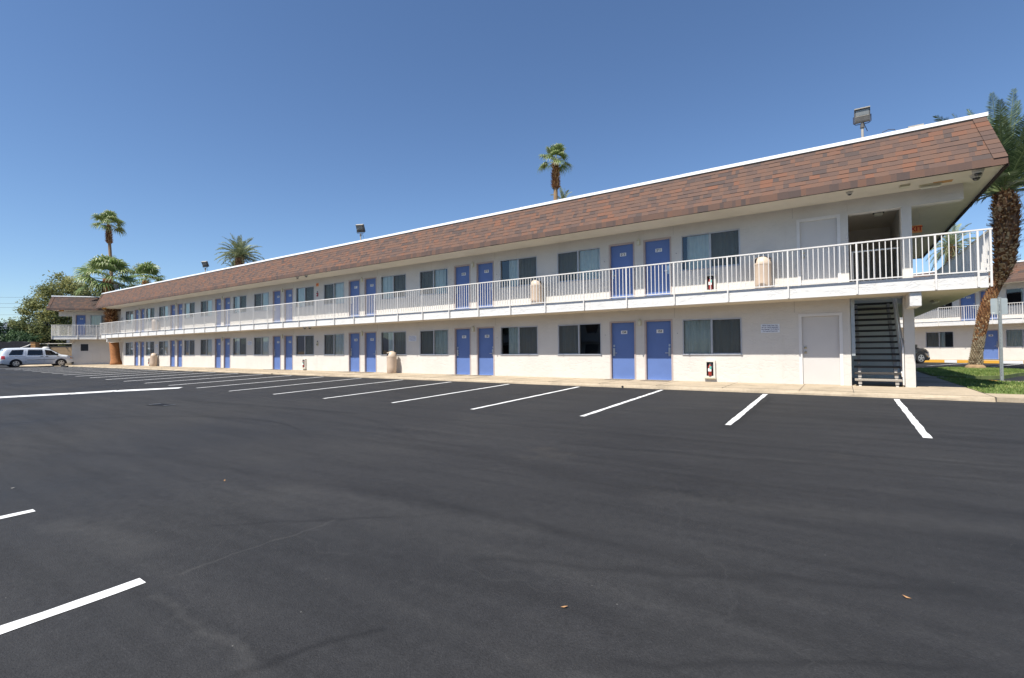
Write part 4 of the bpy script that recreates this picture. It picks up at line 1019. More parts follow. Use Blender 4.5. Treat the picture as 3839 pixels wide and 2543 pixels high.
# ---- the wing across the lot, behind the photographer: the near windows mirror it
ow = thing('motel_building', 'white motel wing across the parking lot behind the camera, mirrored in the windows', 'motel', (-20, -44, -.45), R(180))
wins = [(a, a+1.8) for a in frange(-36, 36, 7.2)]; drs = [(a+2.4, a+3.3) for a in frange(-36, 30, 7.2)]
wing(ow, -42, 42, -40, 40, [(a, b, .9, 2.05) for a, b in wins]+[(a, b, 0, 2.05) for a, b in drs], [(a, b, 3.7, 4.86) for a, b in wins]+[(a, b, Z2, Z2+2.05) for a, b in drs], 0, 9., None, (-43, 43))
for a, b in drs:
    for z in (0, Z2):
        mb = MB(); mb.box(a, b, .08, .12, z+.01, z+2.05, 'blue'); mb.build('door', ow)
for a, b in wins:
    for z in (.9, 3.7):
        mb = MB(); mb.box(a, b, .05, .07, z, z+1.15, 'carglass'); mb.build('window', ow)
mb = MB(); add_hip(mb, -42.7, -43, 42.7, 43, 9., True, True, 91)
mb.face([(-43, -1.29, 5.22), (43, -1.29, 5.22), (42.7, -.86, 6.53), (-42.7, -.86, 6.53)], 'shingle', .4); mb.face([(-42.7, -.86, 6.53), (42.7, -.86, 6.53), (42.7, 9.8, 6.53), (-42.7, 9.8, 6.53)], 'soil'); mb.build('roof', ow)
mb = MB(); mb.box(-42.7, 42.7, -.905, -.85, 6.535, 6.625, 'flash'); mb.build('flashing', ow)
mb = MB(); mb.box(-42, 42, -1.08, -1.04, 3.80, 3.835, 'railwhite'); mb.box(-42, 42, -1.08, -1.04, 2.83, 2.86, 'railwhite')
for a in frange(-42, 42, .2): mb.box(a-.01, a+.01, -1.07, -1.05, 2.86, 3.8, 'railwhite')
mb.build('railing', ow)

# ------------------------------------------------------------------ sign post (seen from the back)
t = thing('sign_post', 'grey street sign seen from behind on a perforated steel post in the lawn', 'sign', (4.13, 4.46, 0), R(22))
mb = MB()
for (a, b, c, d) in ((-.04, -.028, -.018, .02), (.028, .04, -.018, .02), (-.028, .028, .008, .02)): mb.box(a, b, c, d, -.05, 2.6, 'galv')
for k in range(50): mb.box(-.008, .008, .004, .0075, .15+.045*k, .165+.045*k, 'bracket')
mb.build('post', t)
mb = MB(); w, h, r = .225, .25, .04; zc = 2.32; pts = []
for (cx, cz, a0) in ((w-r, h-r, 0), (-w+r, h-r, 90), (-w+r, -h+r, 180), (w-r, -h+r, 270)):
    for q in range(5): a = R(a0+q*22.5); pts.append((cx+r*math.cos(a), cz+r*math.sin(a)))
mb.face([(x, .022, zc+z) for x, z in pts], 'signback'); mb.face([(x, .026, zc+z) for x, z in reversed(pts)], 'plate')
for q in range(len(pts)):
    a, b = pts[q], pts[(q+1) % len(pts)]; mb.face([(a[0], .022, zc+a[1]), (b[0], .022, zc+b[1]), (b[0], .026, zc+b[1]), (a[0], .026, zc+a[1])], 'signback')
for z in (zc+.18, zc-.18): mb.tube([(0, .022, z), (0, -.0, z)], .009, 8, 'plate')
mb.box(-.19, -.12, .0212, .0219, zc-.215, zc-.195, 'plate')
mb.build('sign_plate', t)

# ------------------------------------------------------------------ vehicles
def vehicle(name, label, cat, loc, rz, L_, W_, prof_lo, roof, axles, wr, paint, group=None, mir=True, zs=1.):
    # local frame: x forward (0 = rear bumper), y left(+)/right(-)
    t = thing(name, label, cat, loc, rz, group)
    def interp(tab, x):
        for (a, b), (c, d) in zip(tab, tab[1:]):
            if a <= x <= c: return b+(d-b)*(x-a)/(c-a) if c > a else b
        return tab[-1][1] if x > tab[-1][0] else tab[0][1]
    top, belt, half = roof
    zb = .24
    NXs = 60
    def plan(x):  # half width factor at body ends
        e = min(x/.35, 1), min((L_-x)/.75, 1)
        return (W_/2)*(1-.10*(1-e[0])**2)*(1-.26*(1-e[1])**2)
    def section(x):
        zt = interp(top, x); zbelt = min(interp(belt, x), zt-.01); hw = plan(x); rl = interp(half, x)
        zb_ = zb+ (.10*max(0, 1-x/.5)) + (.06*max(0, 1-(L_-x)/.5))
        P = [(hw*.90, zb_), (hw*.975, zb_+.12), (hw*1.0, zb_+(zbelt-zb_)*.5), (hw*.985, zbelt-.10), (hw*.955, zbelt)]
        gh = zt-zbelt
        P += [(hw*.955-(hw*.955-rl)*.30, zbelt+gh*.35), (hw*.955-(hw*.955-rl)*.66, zbelt+gh*.72), (rl-.02, zbelt+gh*.92), (rl-.10, zbelt+gh*.985), (rl*.4, zt), (0, zt+.004)]
        return P
    mb = MB(); prev = None
    def arch(x, z):
        return any((x-a)**2+(z-wr)**2 < (wr+.075)**2 for a in axles)
    xs_ = frange(0, L_, L_/NXs)
    rows = [section(x) for x in xs_]
    npt = len(rows[0])
    for i_ in range(len(xs_)-1):
        for j in range(npt-1):
            for s in (1, -1):
                q = [(xs_[i_], s*rows[i_][j][0], rows[i_][j][1]), (xs_[i_+1], s*rows[i_+1][j][0], rows[i_+1][j][1]), (xs_[i_+1], s*rows[i_+1][j+1][0], rows[i_+1][j+1][1]), (xs_[i_], s*rows[i_][j+1][0], rows[i_][j+1][1])]
                if s == 1: q = q[::-1]
                mb.face(q, paint)
    for xi, rr in ((0, rows[0]), (L_, rows[-1])):
        pl = [(xi, p[0], p[1]) for p in rr] + [(xi, -p[0], p[1]) for p in reversed(rr[:-1])]
        mb.face(pl if xi else pl[::-1], paint)
    mb.box(.15, L_-.15, -W_/2*.86, W_/2*.86, zb-.04, zb+.12, 'cartrim')
    me = mb.build('body', t, smooth=True)
    import bmesh
    bm = bmesh.new(); bm.from_mesh(me.data); bmesh.ops.remove_doubles(bm, verts=bm.verts, dist=.0008)
    bmesh.ops.recalc_face_normals(bm, faces=bm.faces); bm.to_mesh(me.data); bm.free()
    es = me.modifiers.new('e', 'EDGE_SPLIT'); es.split_angle = R(38)
    def side_y(x, z):
        P = section(x)
        for (a, b), (c, d) in zip(P, P[1:]):
            if b <= z <= d: return a+(c-a)*(z-b)/(d-b+1e-9)
        return P[-1][0]
    def side_patch(poly, m, off=.006, nm='window', s=-1, sub=6):
        # poly: list of (x,z) making a quad (bl, br, tr, tl)
        pm = MB(); (a, b, c, d) = [Vector(p) for p in poly]
        for i in range(sub):
            for j in range(sub):
                q = []
                for (u, v) in ((i, j), (i+1, j), (i+1, j+1), (i, j+1)):
                    u /= sub; v /= sub; p = a.lerp(b, u).lerp(d.lerp(c, u), v)
                    q.append((p.x, s*(side_y(p.x, p.y)+off), p.y))
                pm.face(q, m)
        return pm.build(nm, t, smooth=True)
    def arch_and_wheel():
        for a in axles:
            for s in (1, -1):
                am = MB(); hw = plan(a)*1.003
                pts = [(a+(wr+.085)*math.cos(R(q)), wr-.02+(wr+.085)*math.sin(R(q))) for q in range(-8, 189, 14)]
                am.face([(x, s*(hw+.008), max(z, .2)) for x, z in pts] if s < 0 else [(x, s*(hw+.008), max(z, .2)) for x, z in reversed(pts)], 'rubber')
                am.build('wheel_arch', t)
                wm = MB(); y0 = s*(hw-.16); y1 = s*(hw+.022)
                wm.tube([(a, y0, wr), (a, y1-s*.02, wr), (a, y1, wr)], [wr, wr, wr-.02], 32, 'rubber'); w = wm.build('wheel', t)
                rm = MB(); rr = wr*.66; yy = y1+s*.004
                ring = [(a+rr*math.cos(R(q*11.25)), wr+rr*math.sin(R(q*11.25))) for q in range(32)]; ri = [(a+rr*.86*math.cos(R(q*11.25)), wr+rr*.86*math.sin(R(q*11.25))) for q in range(32)]
                for q in range(32):
                    q2 = (q+1) % 32; rm.face([(ring[q][0], yy, ring[q][1]), (ring[q2][0], yy, ring[q2][1]), (ri[q2][0], yy, ri[q2][1]), (ri[q][0], yy, ri[q][1])], 'rim')
                rm.face([(x, yy-s*.002, z) for x, z in ri], 'cartrim')
                for q in range(5):
                    an = R(q*72+12); dx, dz = math.cos(an), math.sin(an); px_, pz_ = -dz, dx
                    w0, w1 = .032, .055
                    rm.face([(a+px_*w0, yy+s*.006, wr+pz_*w0), (a+dx*rr*.9+px_*w1, yy+s*.004, wr+dz*rr*.9+pz_*w1), (a+dx*rr*.9-px_*w1, yy+s*.004, wr+dz*rr*.9-pz_*w1), (a-px_*w0, yy+s*.006, wr-pz_*w0)], 'rim')
                rm.tube([(a, yy, wr), (a, yy+s*.012, wr)], .055, 12, 'rim'); rm.build('rim', w)
    arch_and_wheel()
    return t, side_patch, side_y, section, plan
# minivan: nose towards +y, right side (+x world) faces the camera. local x forward -> world +y
VL = 5.15
top = [(0, .95), (.10, 1.30), (.28, 1.66), (.45, 1.735), (1.2, 1.765), (2.4, 1.76), (3.0, 1.72), (3.32, 1.64), (3.9, 1.27), (4.12, 1.12), (4.5, 1.06), (4.85, .97), (5.05, .82), (5.15, .66)]
belt = [(0, .90), (.3, 1.04), (3.2, 1.02), (4.0, .98), (4.5, .93), (5.15, .60)]
half = [(0, .70), (.5, .70), (3.0, .70), (3.9, .66), (4.3, .70), (4.9, .66), (5.15, .55)]
vx, vy = -61.75-.93, -5.46-.98
van, sp, sy, sec, pln = vehicle('minivan', 'white minivan parked at the far left end of the stall row', 'minivan', (vx, vy, -.1), R(90), VL, 1.86, None, (top, belt, half), (.98, 4.05), .335, 'carwhite')
for s in (-1, 1):
    sp([(.50, 1.10), (1.40, 1.10), (1.50, 1.58), (.74, 1.55)], 'carglass', s=s)
    sp([(1.72, 1.08), (2.78, 1.07), (2.76, 1.60), (1.80, 1.60)], 'carglass', s=s)
    sp([(2.98, 1.07), (3.86, 1.05), (3.42, 1.50), (2.92, 1.59)], 'carglass', s=s)
    sp([(2.60, .905), (2.80, .905), (2.80, .96), (2.60, .96)], 'cartrim', .022, 'door_handle', s, 2)
    sp([(2.94, .905), (3.14, .905), (3.14, .96), (2.94, .96)], 'cartrim', .022, 'door_handle', s, 2)
    sp([(1.70, .62), (3.60, .62), (3.60, .655), (1.70, .655)], 'cartrim', .012, 'side_molding', s, 12)
    sp([(.55, .965), (1.60, .965), (1.60, .985), (.55, .985)], 'cartrim', .005, 'sliding_rail', s, 8)
    sp([(1.62, .40), (1.632, .40), (1.632, 1.62), (1.62, 1.62)], 'cartrim', .003, 'door_seam', s, 8)
    sp([(2.85, .40), (2.862, .40), (2.862, 1.62), (2.85, 1.62)], 'cartrim', .003, 'door_seam', s, 8)
    sp([(.04, .72), (.30, .72), (.26, 1.02), (.06, 1.02)], 'taillight', .012, 'taillight', s)
    sp([(.05, .66), (.30, .66), (.30, .72), (.05, .72)], 'plate', .011, 'reversing_light', s)
    sp([(4.72, .72), (5.08, .66), (5.04, .78), (4.74, .88)], 'headlight', .012, 'headlight', s)
    sp([(4.72, .74), (4.80, .73), (4.80, .84), (4.74, .87)], 'indicator', .015, 'indicator', s)
    mm = MB(); T = Matrix.Translation((3.72, s*(sy(3.72, 1.08)+.13), 1.14)); mm.box(-.06, .09, -.10, .10, -.07, .08, 'cartrim', M4=T); mm.box(-.02, .02, -.15 if s > 0 else .0, 0 if s > 0 else .15, -.06, -.03, 'cartrim', M4=T); mm.build('mirror', van, bevel=.02)
mm = MB(); mm.face([(3.36, -.60, 1.632), (3.36, .60, 1.632), (3.93, .68, 1.272), (3.93, -.68, 1.272)], 'carglass'); mm.build('windscreen', van)
mm = MB(); mm.face([(.11, -.66, 1.12), (.11, .66, 1.12), (.255, .58, 1.60), (.255, -.58, 1.60)], 'carglass'); w = mm.build('rear_window', van); w.location.x = -.022
mm = MB(); mm.box(-.05, .22, -.86, .86, .32, .62, 'carwhite'); mm.build('rear_bumper', van, bevel=.05)
mm = MB(); mm.box(4.86, 5.17, -.66, .66, .24, .36, 'cartrim'); mm.build('front_bumper', van, bevel=.04)
mm = MB(); mm.box(5.13, 5.165, -.42, .42, .52, .66, 'cartrim'); mm.build('grille', van)
# dark SUV, nose to the rear wing's kerb, mostly hidden by the post
SL_ = 4.5
top = [(0, 1.0), (.12, 1.5), (.4, 1.74), (2.4, 1.78), (2.9, 1.68), (3.35, 1.22), (3.6, 1.12), (4.1, 1.06), (4.38, .95), (4.5, .75)]
belt = [(0, .95), (3.3, 1.05), (3.8, 1.0), (4.5, .7)]
half = [(0, .68), (2.9, .68), (3.4, .66), (4.5, .62)]
hd = math.atan2(.66, .75)
fw = Vector((math.cos(hd), math.sin(hd))); rt = Vector((fw.y, -fw.x))
base = Vector((4.60, 26.4)) - rt*.92 - fw*3.72
suv, sp, sy, sec, pln = vehicle('suv', 'black SUV parked behind the corner post facing the yellow kerb', 'SUV', (base.x, base.y, -.09), hd, SL_, 1.84, None, (top, belt, half), (.85, 3.55), .36, 'carblack')
for s in (-1, 1):
    sp([(.5, 1.10), (1.5, 1.10), (1.5, 1.58), (.72, 1.55)], 'carglass', s=s); sp([(1.6, 1.10), (2.35, 1.10), (2.3, 1.6), (1.6, 1.6)], 'carglass', s=s); sp([(2.45, 1.10), (3.2, 1.10), (2.85, 1.5), (2.42, 1.58)], 'carglass', s=s)
    sp([(4.15, .80), (4.42, .76), (4.40, .90), (4.16, .96)], 'headlight', .012, 'headlight', s)
    mm = MB(); T = Matrix.Translation((3.05, s*(sy(3.0, 1.1)+.14), 1.19)); mm.box(-.05, .09, -.10, .10, -.09, .10, 'carblack', M4=T); mm.build('mirror', suv, bevel=.02)
mm = MB(); mm.box(4.2, 4.53, -.7, .7, .26, .42, 'cartrim'); mm.build('front_bumper', suv, bevel=.04)

# ------------------------------------------------------------------ things by the back fence
# masonry wall with a rail above
fd = Vector((.64, .77, 0)).normalized()
t = thing('block_wall', 'tan block wall with pale top rail behind the white minivan', 'wall', (-81.1, .9, -.1), math.atan2(fd.y, fd.x))
mb = MB(); mb.box(-30, 30, 0, .2, -.1, 2.15, 'blockwall')
for k in range(-15, 16): mb.box(k*2-.004, k*2+.004, -.004, 0, 0, 2.15, 'joint')
for k in range(1, 10): mb.box(-30, 30, -.003, 0, k*.2, k*.2+.008, 'joint')
mb.build('masonry', t)
mb = MB(); mb.tube([(-30, -.1, 2.42), (30, -.1, 2.42)], .05, 8, 'fencerail'); mb.build('rail', t)
for k in range(-6, 7):
    mb = MB(); mb.tube([(k*2.6, -.1, 0), (k*2.6, -.1, 2.42)], .045, 8, 'fencerail'); mb.build('post', t)
mb = MB(); mb.box(3.2, 5.2, -.16, -.08, .1, 1.95, 'gatedark'); mb.build('gate_panel', t)
rndj = random.Random(5)
t = thing('covered_trailer', 'black tarp covered trailer load standing behind the white minivan', 'trailer', (-78.9, -2.6, -.1), R(50))
mb = MB(); pts = []
N = 10
grid = [[(-1.9+3.8*i/N, -.8+1.6*j/4, 2.55+rndj.uniform(-.10, .12)-(.25 if i in (0,) else 0)) for j in range(5)] for i in range(N+1)]
for i_ in range(N):
    for j in range(4): mb.face([grid[i_][j], grid[i_+1][j], grid[i_+1][j+1], grid[i_][j+1]], 'tarp')
for i_ in range(N):
    for j in (0, 4):
        a, b = grid[i_][j], grid[i_+1][j]; mb.face([(a[0], a[1], .5), (b[0], b[1], .5), b, a], 'tarp')
for j in range(4):
    for i_ in (0, N):
        a, b = grid[i_][j], grid[i_][j+1]; mb.face([(a[0], a[1], .5), (b[0], b[1], .5), b, a], 'tarp')
mb.build('tarp', t)
mb = MB(); mb.box(-1.9, 1.9, -.8, .8, .4, .52, 'cartrim'); mb.build('frame', t)
for y in (-.82, .82):
    mb = MB(); mb.tube([(0, y-.09, .36), (0, y+.09, .36)], .33, 20, 'rubber'); mb.build('wheel', t)
t = thing('wooden_crate', 'brown wooden crate standing up behind the roof of the white minivan', 'crate', (-74.2, -1.7, -.1), R(35))
mb = MB(); mb.box(-.25, .25, -.25, .25, 0, 2.45, 'wood')
for k in range(6): mb.box(-.27, .27, -.27, -.251, .2+.4*k, .28+.4*k, 'rust')
mb.build('box', t); mb = MB(); mb.box(-.3, .3, -.3, .3, 2.451, 2.5, 'wood'); mb.build('lid', t)
mb = MB(); 
for k in range(4): mb.tube([(-1.6+.1*k, .1*k, 1.6), (.1, .1*k-.1, 2.15+.06*k)], .05, 8, 'pvc')
tag(mb.build('pipes', loc=(-75.3, -2.0, -.1), rotz=R(40)), 'white pipes leaning against the brown wooden crate', 'pipes')
mb = MB(); mb.lathe([(.28, 0), (.3, .1), (.3, 1.85), (.2, 1.95), (0, 1.98)], 20, 'pvc'); tag(mb.build('water_tank', loc=(-72.9, -1.1, -.1)), 'white upright tank right of the brown wooden crate', 'tank')
# wheel stops at the left end
for (x, y, r_) in ((-57.2, -3.2, 0.), ):
    mb = MB(); mb.box(-.75, .75, -.08, .08, 0, .12, 'rubber'); tag(mb.build('wheel_stop', loc=(x, y, -.096), rotz=R(r_), bevel=.03), 'black rubber wheel stop just right of the minivan nose', 'wheel stop')
# drain grate in the lot
t = MB(); gx, gy = -15.4, -11.0; t.box(-.40, .40, -.2, .2, .002, .006, 'rubber')
for k in range(9): t.box(-.36+k*.08, -.33+k*.08, -.15, .15, .0061, .010, 'galv' if k in (0, 8) else 'black')
struct(t.build('storm_drain', loc=(gx, gy, gz(gx, gy)), rotz=R(10)))
# litter
for k, (x, y, lab, m_) in enumerate(((-5.99, -13.83, 'small tan leaf on the asphalt left of centre', 'deadleaf'), (-1.37, -14.12, 'tiny dry orange leaf lying on the asphalt near the bottom centre', 'deadleaf'), (.29, -12.98, 'tiny dry brown leaf on the asphalt at the lower right', 'deadleaf'), (-7.89, -15.24, 'small white paper scrap near the short white line at the left edge', 'paper'))):
    mb = MB(); rr = random.Random(k); L0 = .022
    mb.face([(-L0, -.004, .006), (0, -.010, .008), (L0, 0, .014), (0, .010, .007)], m_)
    tag(mb.build('litter', loc=(x, y, gz(x, y)), rotz=rr.uniform(0, 3)), lab, 'litter')

# ------------------------------------------------------------------ palms and trees
def frond_fan(mb, o, d, pet, rad, rnd, droop=.35, tintb=.5, nl=26, mat='fanleaf'):
    # stalk, then a costapalmate blade of split segments whose tips hang down
    d = Vector(d).normalized(); side = d.cross(Vector((0, 0, 1)))
    if side.length < .05: side = Vector((1, 0, 0))
    side.normalize(); upv = side.cross(d).normalized()
    end = Vector(o)+d*pet - Vector((0, 0, pet*pet*.02)); mid = Vector(o).lerp(end, .5)+Vector((0, 0, .04))
    mb.tube([o, mid, end], [.035, .025, .016], 4, mat, cap=False, t=.8)
    tilt = rnd.uniform(-.35, .05); roll = rnd.uniform(-.5, .5)
    side = (side*math.cos(roll)+upv*math.sin(roll)).normalized(); upv = side.cross(d).normalized()
    for k in range(nl):
        a = R(-100+200*k/(nl-1)); ll = rad*(1-.30*(abs(a)/1.75)**2)*rnd.uniform(.88, 1.1)
        v = (d*math.cos(a)+side*math.sin(a)).normalized(); v = (v + upv*((.07 if k % 2 else -.07)+tilt*math.cos(a))).normalized()
        hang = droop*(.7+.6*rnd.random())
        p1 = end+v*ll*.5; p2 = end+v*ll*.78+Vector((0, 0, -ll*hang*.28)); p3 = end+v*ll*.92+Vector((0, 0, -ll*hang*.95))
        w = rad*.048; sd = v.cross(upv).normalized()*w
        t = min(1, max(0, tintb+rnd.uniform(-.3, .2)))
        mb.face([end-sd*.25, end+sd*.25, p1+sd, p1-sd], mat, t*.8)
        mb.face([p1-sd, p1+sd, p2+sd*.5, p2-sd*.5], mat, min(1, t+.15)); mb.face([p2-sd*.5, p2+sd*.5, p3], mat, min(1, t+.35))
def fan_palm(label, base, crown, r_base, r_top, cr, rnd_seed, skirt=None, bark='bark_orange', nf=34, group='fan palms', bend=0., elr=(82, -38)):
    rnd = random.Random(rnd_seed)
    base = Vector(base); crown = Vector(crown)
    t = thing('fan_palm', label, 'palm tree', tuple(base), group=group)
    c = crown-base; mb = MB(); N = 26; pts = []; rad = []
    for k in range(N+1):
        s = k/N; pts.append(Vector((c.x*s + bend*math.sin(s*math.pi), c.y*s, c.z*s)))
        r0 = r_base+(r_top-r_base)*min(1, s*1.2) + r_base*.35*max(0, 1-s*12)
        rad.append(r0*(1+.03*(k % 2)))
    mb.tube(pts, rad, 16, bark); mb.build('trunk', t, smooth=True)
    if skirt:
        zs0, zs1, rs = skirt; mb = MB(); z = zs0
        while z < zs1:
            s = z/c.z; ctr = Vector((c.x*s, c.y*s, z)); rr = rs*(1-.30*max(0, (z-zs0)/(zs1-zs0)-.5)*2)
            for q in range(16):
                a = rnd.uniform(0, 6.283); u = Vector((math.cos(a), math.sin(a), 0)); sd = Vector((-u.y, u.x, 0))
                l = rnd.uniform(.16, .34); w = rnd.uniform(.03, .06)
                p = ctr+u*rr*.78; e = ctr+u*(rr+rnd.uniform(.02, .16)) + Vector((0, 0, l*rnd.uniform(.2, .9)))
                tt = rnd.random()
                mb.face([p-sd*w, p+sd*w, e+sd*w*.5, e-sd*w*.5], 'boot', tt)
                mb.face([p-sd*w+Vector((0, 0, -.05)), p+sd*w+Vector((0, 0, -.05)), p+sd*w, p-sd*w], 'boot', tt*.5)
            z += .05
        mb.tube([Vector((c.x*zz/c.z, c.y*zz/c.z, zz)) for zz in (zs0, (zs0+zs1)/2, zs1)], [rs*.75, rs*.8, rs*.5], 12, 'date_bark'); mb.build('leaf_bases', t)
    mb = MB()
    for k in range(nf):
        a = k*2.39996+rnd.uniform(-.2, .2); el = R(elr[0] - (elr[0]-elr[1])*(k/nf)**1.25) + rnd.uniform(-.14, .14)
        d = Vector((math.cos(a)*math.cos(el), math.sin(a)*math.cos(el), math.sin(el)))
        frond_fan(mb, c+Vector((0, 0, -.1)), d, cr*.50*rnd.uniform(.8, 1.15), cr*.52*rnd.uniform(.85, 1.1), rnd, .42, .58-.30*(k/nf))
    mb.build('crown', t)
    return t
def feather(mb, o, az, el, Lf, rnd, mat, droop=1., wl=.3, nl=44, tintb=.5, pw=1.):
    o = Vector(o); d = Vector((math.cos(az)*math.cos(el), math.sin(az)*math.cos(el), math.sin(el))); pts = []; p = o.copy()
    n = 16; g = droop*.075
    for k in range(n+1):
        pts.append(p.copy()); p = p+d*Lf/n; d = (d+Vector((0, 0, -g*(.35+k/n)))).normalized()
    mb.tube(pts, [.035*(1-.85*k/n)*Lf/3.5 for k in range(n+1)], 4, mat, cap=False, t=.95)
    for k in range(nl):
        s = .10+.90*(k+.5)/nl; f = s*n; i_ = min(n-1, int(f)); q = pts[i_].lerp(pts[i_+1], f-i_)
        tg = (pts[i_+1]-pts[i_]).normalized(); sd = tg.cross(Vector((0, 0, 1)))
        if sd.length < .05: sd = Vector((math.sin(az), -math.cos(az), 0))
        sd.normalize(); up_ = sd.cross(tg)
        ll = wl*Lf*(math.sin(math.pi*min(1, .18+.80*s))**.7)*.55
        for sg in (-1, 1):
            v = (tg*.85+sd*sg*.75+up_*rnd.uniform(-.05, .5)+Vector((0, 0, -.15))).normalized()
            w = up_.cross(v)*0 + (tg*.010*Lf/2.2 + up_*.006)*pw
            e = q+v*ll*rnd.uniform(.85, 1.1) + Vector((0, 0, -ll*.12)); m_ = q.lerp(e, .5)+Vector((0, 0, ll*.03))
            tt = min(1, max(0, tintb+rnd.uniform(-.3, .35)))
            mb.face([q-w*.6, q+w*.6, m_+w, m_-w], mat, tt); mb.face([m_-w, m_+w, e], mat, tt)
def date_palm(label, base, crown, r_t, Lf, seed, mat='dateleaf_pale', nf=46, group='date palms', elmin=-25):
    rnd = random.Random(seed); base = Vector(base); crown = Vector(crown); c = crown-base
    t = thing('date_palm', label, 'palm tree', tuple(base), group=group)
    mb = MB(); mb.tube([c*s for s in (0, .3, .6, .85, 1)], [r_t*1.2, r_t, r_t, r_t*1.25, r_t*1.1], 14, 'date_bark')
    H = c.z; z = max(0, H-3)
    while z < H:
        ctr = c*(z/H)
        for q in range(10):
            a = rnd.uniform(0, 6.283); u = Vector((math.cos(a), math.sin(a), 0)); sd = Vector((-u.y, u.x, 0)); w = r_t*.2
            p = ctr+u*r_t; e = ctr+u*(r_t*1.45)+Vector((0, 0, .2)); mb.face([p-sd*w, p+sd*w, e+sd*w*.4, e-sd*w*.4], 'boot', rnd.random()*.9)
        z += .1
    mb.build('trunk', t)
    mb = MB()
    for k in range(nf):
        f = k/nf; feather(mb, c, k*2.39996, R(84-(84-elmin)*f**.85)+rnd.uniform(-.08, .08), Lf*rnd.uniform(.85, 1.08), rnd, mat, 1.5, tintb=.65-.3*f, nl=34, pw=2.2, wl=.36)
    mb.build('crown', t)
    return t
fan_palm('stout orange trunked fan palm rising through the corner between the two left buildings', (-57.12, .49, -.1), (-57.75, -.05, 8.2), .37, .36, 2.85, 3, (2.9, 7.9, .56), nf=31, elr=(84, -34))
fan_palm('fan palm behind the left end of the main roof, right of the stout one', (-68.6, 6.7, -.1), (-68.6, 6.7, 9.7), .35, .3, 2.75, 8, (7.5, 9.6, .45), nf=22, elr=(84, -22))
fan_palm('tall thin fan palm high above the left roofs', (-92.4, 10.9, -.1), (-93.3, 10.2, 20.9), .28, .2, 2.7, 13, (18.2, 20.8, .42), 'bark_thin', nf=20, bend=.35, elr=(70, -22))
fan_palm('fan palm with brown skirt standing behind the middle of the roof', (-21.65, 22.7, -.1), (-21.6, 22.65, 18.6), .24, .19, 1.85, 21, (16.1, 18.4, .34), 'bark_thin', nf=22, elr=(80, -35))
fan_palm('small distant fan palm top above the left wing roof', (-118, 26, -.1), (-118, 26, 15.4), .25, .2, 1.5, 29, None, 'bark_thin', nf=20)
date_palm('date palm with arching feather fronds behind the left half of the roof', (-61.3, 14.0, -.1), (-61.26, 13.98, 12.75), .42, 3.0, 31, nf=54, elmin=-5)
date_palm('low date palm top just above the roof left of the larger one', (-66.5, 15.9, -.1), (-66.5, 15.9, 12.1), .3, 1.7, 35, nf=26)
date_palm('pale palm top just showing above the roof beside the middle fan palm', (-27.7, 36.0, -.1), (-27.9, 36.0, 19.1), .3, 2.0, 37, nf=26)
date_palm('date palm beyond the right end railing above the background roof', (9.5, 49.9, -.1), (9.6, 49.95, 11.3), .42, 2.9, 41, nf=44, elmin=-40)

# big leaning date palm on the right
rnd = random.Random(99)
B = Vector((5.24, 14.7, .02))
t = thing('date_palm', 'large leaning date palm with shaggy brown trunk at the right edge of the photo', 'palm tree', tuple(B), group='date palms')
ctrl = [((5.24, 14.70, .0), .27), ((5.30, 14.68, .7), .215), ((5.42, 14.62, 1.6), .21), ((5.58, 14.58, 2.6), .225), ((5.78, 14.54, 3.3), .24), ((6.00, 14.53, 3.85), .22), ((6.16, 14.5, 4.2), .25), ((6.30, 14.45, 4.8), .37), ((6.33, 14.4, 5.6), .44), ((6.33, 14.2, 6.6), .49), ((6.30, 14.05, 7.4), .47), ((6.28, 13.97, 7.9), .36), ((6.25, 13.95, 8.2), .28)]
def samp(z):
    for (a, ra), (b, rb) in zip(ctrl, ctrl[1:]):
        if a[2] <= z <= b[2]:
            f = (z-a[2])/(b[2]-a[2]); return Vector(a).lerp(Vector(b), f)-B+Vector((0, 0, B.z)), ra+(rb-ra)*f
    return Vector(ctrl[-1][0])-B, ctrl[-1][1]
mb = MB(); pts = []; rad = []
for k in range(41):
    z = 8.2*k/40; p, r_ = samp(z); pts.append(p); rad.append(r_*.86)
mb.tube(pts, rad, 18, 'date_bark')
mb.lathe([(.40, -.02), (.38, .05), (.34, .12), (.25, .18)], 18, 'bark_thin', (0, 0)); mb.build('trunk', t)
mb = MB()
z = .22; row = 0
while z < 4.15:  # tight diamond scales
    p, r_ = samp(z); n = 13
    for q in range(n):
        a = (q+.5*(row % 2))*2*math.pi/n + rnd.uniform(-.04, .04); u = Vector((math.cos(a), math.sin(a), 0)); sd = Vector((-u.y, u.x, 0)); w = r_*math.pi/n*1.02
        h = .085; tip = p+u*(r_*1.12+rnd.uniform(0, .02))+Vector((0, 0, h*.75)); bl = p+u*r_*.86
        tt = min(1, max(0, rnd.gauss(.45, .2)))
        mt = 'boot_grey' if z < 1.7+rnd.uniform(-.5, .5) else 'boot'
        L1 = bl-sd*w+Vector((0, 0, .02)); R1 = bl+sd*w+Vector((0, 0, .02)); lo = p+u*(r_*.98)+Vector((0, 0, -h*.65)); 
        mb.face([L1, lo, tip], mt, tt); mb.face([lo, R1, tip], mt, tt*.9); mb.face([L1, tip, R1], mt, min(1, tt+.25))
    z += .088; row += 1
z = 3.75
